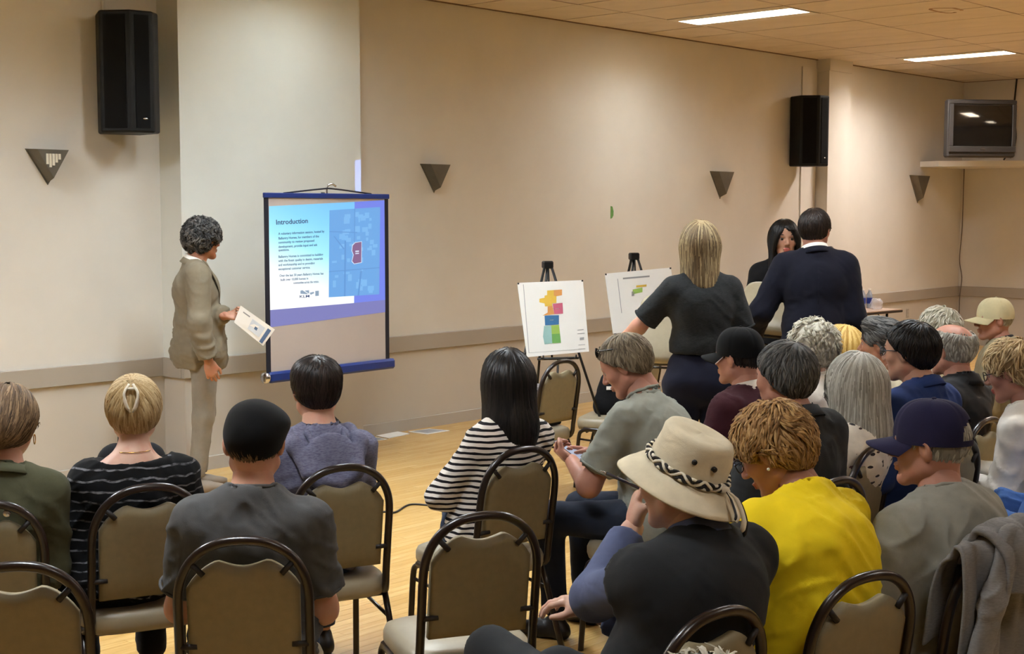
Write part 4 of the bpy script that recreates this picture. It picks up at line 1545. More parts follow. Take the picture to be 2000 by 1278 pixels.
def make_hair(st, seed=1, n=450, seg=6):
    n = int(n * 1.7)
    S = hair_shell(st)
    V0, Q0 = S.surface(st.get('h', 0.0095))
    V0 = relax(V0, Q0, 1)
    rs = np.random.RandomState(seed)
    def grad(P):
        e = 0.002
        g = np.stack([S.f(P + np.eye(3, dtype=np.float32)[i] * e) - S.f(P - np.eye(3, dtype=np.float32)[i] * e) for i in range(3)], -1)
        return g / (np.linalg.norm(g, axis=-1, keepdims=True) + 1e-9)
    Nn = normals_of(V0, Q0)
    crown = np.array(st.get('crown', (0.0, -0.045, 0.11)), np.float32)
    # outer surface only: leave out vertices that lie on the scalp side or at cuts
    sk = V0 - np.array([0, -0.014, 0.027], np.float32)
    out = (Nn * sk).sum(1) > 0.01
    zmin = st.get('zroot', -9)
    cand = np.where(out & (V0[:, 2] > zmin))[0]
    idx = rs.choice(cand, n)
    P = V0[idx] + rs.randn(n, 3).astype(np.float32) * 0.003
    L = st.get('len', 0.06) * (0.7 + 0.6 * rs.rand(n)).astype(np.float32)
    w = 0.66 * st.get('w', 0.006) * (0.6 + 0.8 * rs.rand(n)).astype(np.float32)
    lift = st.get('lift', 0.003)
    curl = st.get('curl', 0.0)
    cf = st.get('cfreq', 25.0)
    grav = st.get('grav', 0.35)
    side = st.get('sweep', (0, 0, 0))
    ph = rs.rand(n).astype(np.float32) * 6.28
    steps, norms = [], []
    jit = rs.randn(n, 3).astype(np.float32) * st.get('mess', 0.12)
    for k in range(seg + 1):
        g = grad(P)
        d = S.f(P)
        u = k / seg
        tgt = 0.0015 + lift * (0.25 + u * u) + st.get('wave', 0.0) * np.sin(ph + u * 5)
        P = P - g * np.clip(d - tgt, -0.02, 0.012)[:, None]
        steps.append(P.copy()); norms.append(g)
        a = P - crown
        a /= np.linalg.norm(a, axis=1, keepdims=True) + 1e-6
        D = a + np.array([0, 0, -grav], np.float32) + np.array(side, np.float32) + jit
        if curl:
            D = D + curl * np.stack([vnoise(P * cf + 3), vnoise(P * cf + 40), vnoise(P * cf + 77)], -1) * 2.0
        D = D - g * (D * g).sum(1, keepdims=True)
        D /= np.linalg.norm(D, axis=1, keepdims=True) + 1e-6
        P = P + D * (L / seg)[:, None]
    A, G = np.array(steps), np.array(norms)              # (seg+1, n, 3)
    T = np.gradient(A, axis=0)
    T /= np.linalg.norm(T, axis=2, keepdims=True) + 1e-9
    B = np.cross(T, G)
    B /= np.linalg.norm(B, axis=2, keepdims=True) + 1e-9
    us = np.linspace(0, 1, seg + 1)
    prof = (np.clip(us / 0.25, 0.25, 1) * np.clip((1.02 - us) / 0.45, 0.04, 1))[:, None, None]
    ww = (w[None, :, None] * prof).astype(np.float32)
    sink = 0.0012
    a1, a2, a3 = A - B * ww - G * sink, A + G * ww * 0.42, A + B * ww - G * sink
    K = np.stack([a1, a2, a3], 2)                        # seg+1, n, 3, 3
    VL = K.transpose(1, 0, 2, 3).reshape(-1, 3)
    base = (np.arange(n) * (seg + 1) * 3)[:, None, None] + (np.arange(seg) * 3)[None, :, None]
    q1 = np.concatenate([base, base + 1, base + 4, base + 3], 2).reshape(-1, 4)
    q2 = np.concatenate([base + 1, base + 2, base + 5, base + 4], 2).reshape(-1, 4)
    QL = np.concatenate([q1, q2])
    V = np.concatenate([V0, VL]); Q = np.concatenate([Q0, QL + len(V0)])
    return V.astype(np.float32), Q


# ------------------------------------------------------------------ materials of people
SK = {'fair': skin_mat('skin_fair', (198, 150, 126)), 'ruddy': skin_mat('skin_ruddy', (176, 126, 106), (156, 84, 68)), 'pale': skin_mat('skin_pale', (208, 168, 146)), 'tan': skin_mat('skin_tan', (164, 116, 90)), 'brown': skin_mat('skin_brown', (126, 84, 62), (110, 60, 44)), 'olive': skin_mat('skin_olive', (178, 134, 110))}
M['lips'] = plain('lips', (168, 88, 80), 0.45)
M['eye_white'] = plain('eye_white', (140, 126, 116), 0.3)
M['iris'] = plain('iris_dark', (40, 28, 20), 0.15)
M['brow'] = plain('brow_hair', (60, 46, 36), 0.8)
M['brow_grey'] = plain('brow_hair_grey', (150, 140, 128), 0.8)
M['shoe'] = plain('shoe_leather', (24, 22, 22), 0.4)
M['shoe_tan'] = plain('shoe_suede_taupe', (120, 106, 90), 0.7)
M['denim'] = cloth('denim_blue', (48, 62, 86), weave=700, wrinkle=0.5)
M['jeans_dark'] = cloth('denim_dark', (34, 40, 54), weave=700)
M['black_cloth'] = cloth('black_cloth', (15, 15, 18))
M['navy_cloth'] = cloth('navy_cloth', (20, 22, 38), wrinkle=0.25)
M['charcoal'] = cloth('charcoal_cloth', (44, 46, 48))


def clothes_disp(V, N, amp, seed, waist_z, top_z, kind='tee'):
    """folds of worn cloth: slack around the waist, creases that run out from the arms"""
    P = V + np.float32(seed * 3.7)
    warp = np.stack([vnoise(P * 4.0 + 5), vnoise(P * 4.0 + 21), vnoise(P * 4.0 + 43)], -1) * 0.07
    low = fbm(P * 5.5, 2)
    sx = np.abs(V[:, 0])
    q = (P + warp) * np.array([5.0, 5.0, 19.0], np.float32)
    q[:, 2] += sx * 16.0                                 # creases climb towards the arms
    r1 = np.exp(-(vnoise(q) / 0.22) ** 2)
    q2 = (P + warp) * np.array([19.0, 19.0, 5.0], np.float32) + 60
    q2[:, 0] += V[:, 2] * 9.0
    r2 = np.exp(-(vnoise(q2) / 0.22) ** 2)
    q3 = (P + warp * 0.6) * np.array([11.0, 11.0, 34.0], np.float32) + 90
    q3[:, 2] += sx * 20.0
    r3 = np.exp(-(vnoise(q3) / 0.25) ** 2)
    u = np.clip((V[:, 2] - waist_z) / max(top_z - waist_z, 0.05), 0, 1)
    patch = np.clip(0.5 + 1.2 * vnoise(P * 3.0 + 31), 0, 1)
    m1 = (0.25 + 0.9 * (1 - u)) * (0.35 + 0.65 * patch)
    m2 = (0.25 + 0.45 * u) * (1.1 - 0.8 * patch)
    m3 = (0.10 + 0.75 * (1 - u) ** 1.5) * patch
    d = amp * (0.60 * low + 0.95 * (r1 - 0.3) * m1 + 0.60 * (r2 - 0.3) * m2 + 0.55 * (r3 - 0.3) * m3)
    return V + N * d[:, None].astype(np.float32)


def glasses_mb(dark=False):
    g = MB()
    for s in (-1, 1):
        pts = [(s * 0.032 + 0.025 * math.cos(a), 0.106 - 0.006 * abs(math.cos(a)), 0.004 + 0.019 * math.sin(a)) for a in np.linspace(0, 2 * math.pi, 15)]
        g.tube(pts, 0.0021, 6, cap=False)
        g.tube(smooth_path([(s * 0.056, 0.100, 0.010), (s * 0.074, 0.07, 0.012), (s * 0.083, 0.0, 0.012), (s * 0.082, -0.03, -0.008)], 4), 0.0022, 6)
        if dark:
            g.add([(s * 0.032 + 0.0245 * math.cos(a), 0.104, 0.004 + 0.0185 * math.sin(a)) for a in np.linspace(0, 2 * math.pi, 14, endpoint=False)], [tuple(range(14))])
    g.tube([(-0.008, 0.108, 0.008), (0.008, 0.108, 0.008)], 0.002, 6)
    return g


def cap_parts(col, under=None, opening=False, peak=1.0, strap_hair=None, tilt=0.0):
    """baseball cap in head space: crown of six panels, peak, button, back strap"""
    out = []
    nu, nv = 84, 22
    V, Fs = [], []
    c = np.array([0, -0.010, 0.030])
    for j in range(nv + 1):
        el = -0.16 + (math.pi / 2 + 0.16) * j / nv
        for i in range(nu):
            a = 2 * math.pi * i / nu
            seam = 0.0022 * max(0, 1 - abs(((a / (math.pi / 3)) % 1.0) - 0.5) * 2 * 6 + 0) if False else 0
            fr = (a / (math.pi / 3)) % 1.0
            seam = -0.0022 * math.exp(-(min(fr, 1 - fr) / 0.05) ** 2)
            ce, se = math.cos(el), math.sin(el)
            rx, ry, rz_ = 0.090 + seam, 0.112 + seam, 0.108 + seam
            front = max(0.0, math.sin(a)) ** 2
            sq = 0.72
            r_ = abs(ce) ** sq
            z = rz_ * (se if se > 0 else se) + 0.006 * front * max(0, 1 - abs(el - 0.5))
            V.append(c + np.array([rx * r_ * math.cos(a), ry * r_ * math.sin(a), z]))
    for j in range(nv):
        for i in range(nu):
            a = 2 * math.pi * (i + 0.5) / nu
            da = abs(((a - 1.5 * math.pi + math.pi) % (2 * math.pi)) - math.pi)
            if opening and da < 0.62 and 2 <= j < 2 + 6.6 * math.sqrt(max(0, 1 - (da / 0.62) ** 2)): continue
            Fs.append((j * nu + i, j * nu + (i + 1) % nu, (j + 1) * nu + (i + 1) % nu, (j + 1) * nu + i))
    out.append(('cap_crown', MB().add(V, Fs, 0, True), col))
    # peak: curved sheet with thickness
    V, Fs = [], []
    n, m = 16, 6
    for side in (0, 1):
        for i in range(n + 1):
            a = math.radians(22) + (math.pi - math.radians(44)) * i / n
            for k in range(m + 1):
                t = k / m
                bx, by = 0.088 * math.cos(a), 0.108 * math.sin(a) - 0.010
                ln = 0.082 * peak * (math.sin(a) ** 0.75)
                x = bx * (1 - 0.03 * t)
                yy = by + ln * t
                z = 0.022 - 0.020 * t - 0.028 * (x / 0.088) ** 2 * (0.4 + 0.6 * t) - 0.004 * side
                V.append((x, yy, z))
    o = (n + 1) * (m + 1)
    for i in range(n):
        for k in range(m):
            q = (i * (m + 1) + k, (i + 1) * (m + 1) + k, (i + 1) * (m + 1) + k + 1, i * (m + 1) + k + 1)
            Fs.append(q)
            Fs.append(tuple(o + x for x in q[::-1]))
        Fs.append((i * (m + 1) + m, (i + 1) * (m + 1) + m, o + (i + 1) * (m + 1) + m, o + i * (m + 1) + m))
    mb = MB()
    mb.add(V, Fs, 0, True)
    if under is not None:
        for q in range(len(mb.f)):
            if all(v >= o for v in mb.f[q]): mb.m[q] = 1
    out.append(('cap_peak', mb, [col, under] if under is not None else col))
    out.append(('cap_button', MB().sphere((0, -0.010, 0.139), 0.007, 8, sc=(1, 1, 0.6)), col))
    return out


def collar_band(nb, ndir, r, hh, up, mat, root, name):
    """stand and fall of a collar, open at the throat"""
    ax_ = unit(np.asarray(ndir) + np.array([0, 0.10, 0.0]))
    e1 = unit(np.cross((0, 1, 0), ax_)); e2 = np.cross(ax_, e1)
    c = nb + np.asarray(ndir) * up + np.array([0, -0.010, 0])
    n = 36
    V = []
    rows = [(0.0, -hh - 0.012), (0.0, hh * 0.8), (0.003, hh), (0.008, hh * 0.9), (0.015, -hh * 0.2), (0.022, -hh * 1.1)]
    for dr, z in rows:
        for j in range(n + 1):
            a = math.pi / 2 + 0.30 + (2 * math.pi - 0.60) * j / n
            fr = max(0.0, math.sin(a))
            zz = z - 0.030 * fr * fr + (0.006 * (1 - fr))
            V.append(c + e1 * math.cos(a) * (r + dr) + e2 * math.sin(a) * (r * 1.05 + dr + 0.012 * fr) + ax_ * zz)
    k = n + 1
    Fs = [(i * k + j, i * k + j + 1, (i + 1) * k + j + 1, (i + 1) * k + j) for i in range(len(rows) - 1) for j in range(n)]
    o = MB().add(V, Fs, 0, True).build(name, mat, root)
    sm = o.modifiers.new('thickness', 'SOLIDIFY'); sm.thickness = 0.0025; sm.offset = 0
    return o


def ribbon(S, pts, widths, th, name, mat, root, lift=0.004, outward=None):
    """a strip of cloth lying on a soft solid"""
    P = np.array(pts, np.float32)
    def g_(P):
        e = 0.003
        g = np.stack([S.f(P + np.eye(3, dtype=np.float32)[i] * e) - S.f(P - np.eye(3, dtype=np.float32)[i] * e) for i in range(3)], -1)
        return g / (np.linalg.norm(g, axis=-1, keepdims=True) + 1e-9)
    for _ in range(6):
        P = P - g_(P) * np.clip(S.f(P) - lift, -0.05, 0.05)[:, None]
    G = g_(P)
    T = np.gradient(P, axis=0); T /= np.linalg.norm(T, axis=1)[:, None]
    B = np.cross(T, G); B /= np.linalg.norm(B, axis=1)[:, None]
    w = np.asarray(widths, np.float32)[:, None]
    rows = [P - B * w, P - B * w + G * th, P + B * w + G * th, P + B * w]
    m = len(P)
    V = np.stack(rows, 1).reshape(-1, 3)
    Fs = [(i * 4 + j, i * 4 + (j + 1) % 4, (i + 1) * 4 + (j + 1) % 4, (i + 1) * 4 + j) for i in range(m - 1) for j in range(4)]
    Fs += [(0, 1, 2, 3), ((m - 1) * 4, (m - 1) * 4 + 3, (m - 1) * 4 + 2, (m - 1) * 4 + 1)]
    return MB().add(V, Fs).build(name, mat, root)


# ------------------------------------------------------------------ a person
HAIR_CACHE = {}
_NP = [0]


def person(label, head_px, yaw, depth=None, seat=None, lean=0.0, sex='m', stand=False, skin='fair', hair=None, hairmat=None, hseed=None, hn=420,
           top=None, pants='denim', shoe='shoe', hyaw=0.0, nod=0.0, roll=0.0, build=1.0, wide=1.0, shoulder=None, arms=None, nb=None, slouch=0.015,
           res=0.0125, cap=None, extras=None, glasses=None, head_sc=1.0, group='seated audience', brow='brow', legs=None, body_side=0.0, knees=None, fine=False):
    fem = sex == 'f'
    _NP[0] += 1
    seed = _NP[0]
    hd = heading(yaw)
    if stand:
        hc_w = at_depth(*head_px, depth)
        seat = hc_w - hd * lean
    elif seat is None:
        hc_w = at_depth(*head_px, depth)
        seat = hc_w - hd * (lean - 0.03)
    else:
        hc_w = at_depth(*head_px, depth_of(np.asarray(seat) + hd * (lean - 0.03)))
    base = np.array([seat[0], seat[1], 0.0])
    rz = rot_for(yaw)
    R = np.array(Matrix.Rotation(rz, 3, 'Z'))
    tl = lambda p: R.T @ (np.asarray(p, float) - base)
    hc = tl(hc_w)
    root = empty('person', tuple(base), rz, label, 'person', group)
    pz = hc[2] - 0.70 if stand else 0.545
    P = np.array([body_side, 0.0 if stand else -0.02, pz])
    if nb is None: nb = np.array([hc[0] * 0.75 + P[0] * 0.25, hc[1] - 0.046 - (0.0 if not nod else 0.03 * math.sin(math.radians(nod)) * 2), hc[2] - 0.170 * head_sc])
    else: nb = hc + np.asarray(nb, float)
    sw = shoulder or (0.146 if fem else 0.166)
    ax = nb - P
    def spine(t):
        return P + ax * t + np.array([0, -slouch * 4 * t * (1 - t), 0])
    # lateral axis stays level; torso sections
    def torso(S, inf, clip=None, k=0.05, hips=True):
        w, d = wide, build
        lean_a = math.atan2(ax[1], ax[2])
        Rt = rot_xyz(-lean_a, 0, 0)
        if hips: S.ell(P + np.array([0, -0.015, 0.0]), (0.172 * w + inf, 0.128 * d + inf, 0.12 + inf), k=k, clip=clip)
        hw_ = (0.142 if fem else 0.150) * w
        S.ell(spine(0.34) + np.array([0, 0.012 * d, 0]), (hw_ + inf, 0.112 * d + inf, 0.16), Rt, k=k, clip=clip)
        S.ell(spine(0.70), ((0.142 if fem else 0.160) * w + inf, 0.112 * min(d, 1.15) + inf, 0.17 + inf * 0.5), Rt, k=k, clip=clip)
        for s in (-1, 1):
            S.cone(spine(0.80) + np.array([s * 0.05, -0.012, 0]), shp[s] + np.array([-s * 0.022, -0.006, -0.012]), 0.075 + inf, 0.050 + inf, k, clip)
            S.cone(nb + np.array([s * 0.012, -0.012, 0.022]), shp[s] + np.array([-s * 0.03, -0.008, 0.004]), 0.046 + inf * 0.8, 0.044 + inf, k, clip)
    shp = {s: nb + np.array([s * sw, 0.0, -0.052]) for s in (-1, 1)}
    arms = arms or {}
    joints = {}
    for s, nm in ((-1, 'l'), (1, 'r')):
        a = arms.get(nm)
        if a is None:
            if stand: a = dict(e=(s * (sw + 0.06), -0.02, hc[2] - 0.53), w=(s * (sw + 0.05), 0.06, hc[2] - 0.77), palm=(-s, 0, 0), h='relaxed')
            else: a = dict(e=(s * (sw + 0.060), nb[1] + 0.04, nb[2] - 0.30), w=(s * 0.13, P[1] + 0.33, 0.68), palm=(0, 0, -1), h='relaxed', f=(-s * 0.5, 0.8, -0.25))
        e, w_ = np.array(a['e'], float), np.array(a['w'], float)
        # keep limb lengths human
        L1, L2 = (0.27, 0.235) if fem else (0.295, 0.255)
        if 'wpx' in a:                       # reach for a point: two-bone solution with the elbow swung to a side
            w_ = tl(at_depth(*a['wpx']))
            v_ = w_ - shp[s]
            D_ = min(float(np.linalg.norm(v_)), (L1 + L2) * 0.995)
            v_ = unit(v_)
            w_ = shp[s] + v_ * D_
            al = (L1 * L1 - L2 * L2 + D_ * D_) / (2 * D_)
            hh_ = math.sqrt(max(L1 * L1 - al * al, 0.0))
            po = np.array(a.get('pole', (s, -0.3, -1.0)), float)
            po = unit(po - v_ * (po @ v_))
            e = shp[s] + v_ * al + po * hh_
        elif not a.get('free'):
            e = shp[s] + unit(e - shp[s]) * L1
            w_ = e + unit(w_ - e) * L2
        fd = unit(a.get('f', w_ - e))
        joints[s] = (shp[s], e, w_, fd, a.get('palm', (0, 0, -1)), a.get('h', 'relaxed'))
    kf = 0.90 if fem else 1.06
    kf *= (0.6 + 0.4 * wide)
    def armset(S, inf, upto=2.0, flare=0.0, sides=(-1, 1), k=0.03):
        for s in sides:
            a, e, w_ = joints[s][:3]
            u1 = min(upto, 1.0)
            q = a + (e - a) * u1
            last = upto <= 1.0
            n1 = unit(e - a)
            S.cone(a - n1 * 0.004, q, 0.053 * kf + inf, (0.053 - 0.011 * u1) * kf + inf + (flare if last else 0), k, clip=[(q, n1)] if last and upto < 2 else None)
            if upto > 1.0:
                u2 = min(upto - 1.0, 1.0)
                q2 = e + (w_ - e) * u2
                n2 = unit(w_ - e)
                S.cone(e, q2, 0.043 * kf + inf, (0.043 - 0.015 * u2) * kf + inf + flare, k, clip=[(q2, n2)] if upto < 2.0 or flare else None)
    # legs
    hipw = 0.088 * wide
    if stand:
        lg = legs or {}
        kn = {s: np.array(lg.get('k' + 'lr'[s > 0], (s * 0.095, 0.02, 0.50)), float) for s in (-1, 1)}
        an = {s: np.array(lg.get('a' + 'lr'[s > 0], (s * 0.10, -0.02, 0.085)), float) for s in (-1, 1)}
    else:
        kn = {s: np.array((s * 0.125, P[1] + 0.44, 0.515), float) for s in (-1, 1)}
        an = {s: np.array((s * 0.125, P[1] + 0.41, 0.085), float) for s in (-1, 1)}
        if knees: kn, an = {s: np.array(knees[0][s > 0]) for s in (-1, 1)}, {s: np.array(knees[1][s > 0]) for s in (-1, 1)}
    hipj = {s: P + np.array([s * hipw, 0.02, -0.005 if not stand else -0.03]) for s in (-1, 1)}
    def legset(S, inf, low=0.0, k=0.035):
        for s in (-1, 1):
            S.cone(hipj[s], kn[s], (0.082 if not fem else 0.084) * wide + inf, 0.056 + inf, k)
            q = kn[s] + (an[s] - kn[s]) * (1 - low)
            S.cone(kn[s], q, 0.054 + inf, 0.040 + inf + (0.004 if low else 0), k, clip=[(q, unit(an[s] - kn[s]))])
    # ---- the body
    B = Soft()
    Rh = rot_xyz(math.radians(-nod), math.radians(roll), math.radians(hyaw))
    HM = lambda X: (np.asarray(X, np.float32) * head_sc) @ Rh.T.astype(np.float32) + hc.astype(np.float32)
    torso(B, -0.012, k=0.04)
    armset(B, 0.0, 2.0)
    legset(B, -0.006)
    nk0 = HM([(0, -0.022, -0.055)])[0]
    B.cone(nk0, nb + np.array([0, -0.012, 0.0]), 0.050 if fem else 0.057, 0.055 if fem else 0.064, 0.04)
    Vb, Qb = B.surface(max(res, 0.014))
    Vb = relax(Vb, Qb, 1)
    parts = [(Vb, Qb, np.zeros(len(Qb), np.int32))]
    lo_res = res >= 0.0125 and not fine
    Vh, Qh, mh = HEADS[(fem, lo_res)]
    parts.append((HM(Vh), Qh, mh))
    for s in (-1, 1):
        a, e, w_, fd, palm, hk = joints[s]
        parts.append(place_hand(s, w_, fd, palm, hk, (0.92 if fem else 1.04), lo_res))
    V, Q, mi = merge(parts)
    link('body', mesh_from('body', V, Q, [SK[skin], M['lips'] if fem else SK[skin], M['eye_white'], M['iris'], M[brow]], mi), root)
    # ---- hair
    if hair:
        key = (hair, hseed or 1, hn)
        if key not in HAIR_CACHE: HAIR_CACHE[key] = make_hair(STYLES[hair], hseed or 1, hn)
        Vr, Qr = HAIR_CACHE[key]
        link('hair', mesh_from('hair', HM(Vr), Qr, hairmat), root)
    # ---- trousers, shoes
    if pants:
        S = Soft()
        S.ell(P + np.array([0, -0.012, -0.005]), (0.176 * wide + 0.008, 0.134 * build + 0.006, 0.125), k=0.05)
        if stand: S.ell(P + np.array([0, 0.0, 0.09]), (0.150 * wide + 0.006, 0.112 * build + 0.006, 0.10), k=0.05)
        legset(S, 0.010, 0.05)
        V, Q = S.surface(max(res, 0.017))
        V = clothes_disp(V, normals_of(V, Q), 0.006, seed + 0.5, 0.0, 0.6)
        link('trousers' if pants != 'skirt' else 'skirt', mesh_from('trousers', V, Q, M[pants]), root)
    for s in (-1, 1):
        S = Soft()
        a = an[s]
        fw = unit((s * 0.12, 1.0, 0))
        hl = np.array([a[0], a[1] - 0.035, 0.034])
        cl = [((0, 0, 0.002), (0, 0, -1))]
        S.cone(hl, hl + fw * 0.10, 0.036, 0.042, 0.02, cl).cone(hl + fw * 0.10, hl + fw * 0.20 + np.array([0, 0, -0.006]), 0.042, 0.028, 0.02, cl)
        S.cone(hl + np.array([0, 0.01, 0]), a + np.array([0, 0, -0.01]), 0.036, 0.040, 0.02, cl)
        V, Q = S.surface(0.016)
        link('shoe', mesh_from('shoe', V, Q, M[shoe]), root)
    # ---- upper garment
    tp = dict(top or {})
    shirtS = None
    if tp:
        t = tp.get('t', 0.014)
        S = Soft()
        hem = tp.get('hem', pz - 0.06 if not stand else pz - 0.02)
        torso(S, t)
        if tp.get('skirt'):                 # jacket skirts hang below the waist
            S.ell(P + np.array([0, -0.005, tp['skirt']]), (0.160 * wide + t, 0.128 * build + t, 0.30), k=0.06)
        armset(S, tp.get('st', t), tp.get('sl', 0.72), tp.get('flare', 0.014))
        for q in tp.get('add', ()):
            if q[0] == 'e': S.ell(nb + np.array(q[1]), q[2], k=q[3])
            else: S.cone(nb + np.array(q[1]), nb + np.array(q[2]), q[3], q[4], q[5])
        S.p.append(('e', np.array([0, 0, hem - 6.0]), np.array([6.0, 6.0, 6.0]), None, None, 0.004, None, 's', None))
        nr = tp.get('nr', 0.064 if not fem else 0.062)
        ndir = unit(nk0 - nb)
        if tp.get('boat'):
            S.ell(nb + np.array([0, 0.0, 0.045]), tp['boat'], k=0.008, op='s')
        n_before = len(S.p)
        S.cone(nb + np.array([0, -0.008, -0.005]), nb + ndir * 0.25 + np.array([0, 0, 0.05]), nr, nr, 0.006, op='s')
        if tp.get('vee'):
            S.cone(nb + np.array([0, 0.10, 0.06]), nb + np.array([0, 0.16, -tp['vee']]), 0.055, 0.012, 0.01, op='s')
        V, Q = S.surface(tp.get('res', res))
        shirtS = S
        V = relax(V, Q, 1)
        V = clothes_disp(V, normals_of(V, Q), tp.get('fold', 0.007), seed, P[2], nb[2])
        g = link(tp.get('name', 'shirt'), mesh_from('shirt', V, Q, tp['mat']), root)
        if not tp.get('collar') and not tp.get('boat') and not tp.get('vee') and not tp.get('noband'):     # ribbed neckline
            S2 = Soft(); S2.p = S.p[:n_before]
            ax_ = unit(nb + ndir * 0.25 + np.array([0, 0, 0.05]) - (nb + np.array([0, -0.008, -0.005])))
            o_ = nb + np.array([0, -0.008, -0.005])
            e1 = unit(np.cross(ax_, (0, 1, 0.01))); e2 = np.cross(ax_, e1)
            ts_ = np.linspace(-0.10, 0.12, 45)
            pts = []
            for a in np.linspace(0, 2 * math.pi, 29)[:-1]:
                L_ = o_ + e1 * math.cos(a) * (nr + 0.004) + e2 * math.sin(a) * (nr + 0.004) + ts_[:, None] * ax_
                f_ = S2.f(L_.astype(np.float32))
                ins = np.where(f_ < 0)[0]
                if len(ins): pts.append(L_[ins[-1]] - ax_ * 0.005)
            if len(pts) > 20:
                pts = smooth_path(pts + [pts[0]], 2)
                MB().tube(pts, 0.0065, 8, cap=False).build('neckband', tp['mat'], root)
        if tp.get('sl', 0.72) <= 1.0 and tp.get('sl', 0.72) > 0.4:
            for s in (-1, 1):
                a0, e0 = joints[s][:2]
                q0 = a0 + (e0 - a0) * tp.get('sl', 0.72)
                n0 = unit(e0 - a0)
                e1 = unit(np.cross(n0, (0, 1, 0.02))); e2 = np.cross(n0, e1)
                rr_ = (0.053 - 0.011 * tp.get('sl', 0.72)) * kf + tp.get('st', t) + tp.get('flare', 0.014) - 0.002
                pts = [q0 - n0 * 0.004 + e1 * math.cos(a) * rr_ + e2 * math.sin(a) * rr_ for a in np.linspace(0, 2 * math.pi, 25)]
                MB().tube(pts, 0.005, 6, cap=False).build('sleeve_hem', tp['mat'], root)
        if tp.get('under') is not None:
            S = Soft()
            torso(S, 0.004)
            if tp.get('underarm'): armset(S, 0.010, tp['underarm'], 0.008)
            S.cone(nb + np.array([0, -0.008, 0.0]), nb + ndir * 0.25, 0.062, 0.062, 0.006, op='s')
            V, Q = S.surface(res)
            link('undershirt', mesh_from('undershirt', V, Q, tp['under']), root)
            collar_band(nb, ndir, 0.0585 if fem else 0.064, 0.022, 0.040, tp['under'], root, 'shirt_collar')
        if tp.get('collar'):
            collar_band(nb, ndir, tp['collar'][1] - 0.002, tp['collar'][0], tp.get('cz', 0.022), tp['mat'], root, 'collar')
    # ---- things worn on the head
    def wear(parts_, M0=None):
        for nm, mb, mt in parts_:
            me = mb.mesh(nm, mt)
            X = np.array([v.co[:] for v in me.vertices], np.float32)
            if M0 is not None: X = (X @ np.asarray(M0[0], np.float32).T) + np.asarray(M0[1], np.float32)
            me.vertices.foreach_set('co', HM(X).ravel())
            me.update()
            link(nm, me, root)
    if cap: wear(cap_parts(*cap[:1], **cap[1]), cap[2] if len(cap) > 2 else None)
    if glasses:
        gl = glasses_mb(glasses.get('dark', False))
        wear([('glasses', gl, glasses['mat'])], glasses.get('M0'))
    if extras: extras(dict(root=root, HM=HM, nb=nb, hc=hc, P=P, joints=joints, tl=tl, wear=wear, spine=spine, shp=shp, res=res, seed=seed, hem=tp.get('hem'), R=R, base=base, S=shirtS))
    return dict(root=root, hc=hc, nb=nb, seat=base, rz=rz, joints=joints, P=P, R=R)


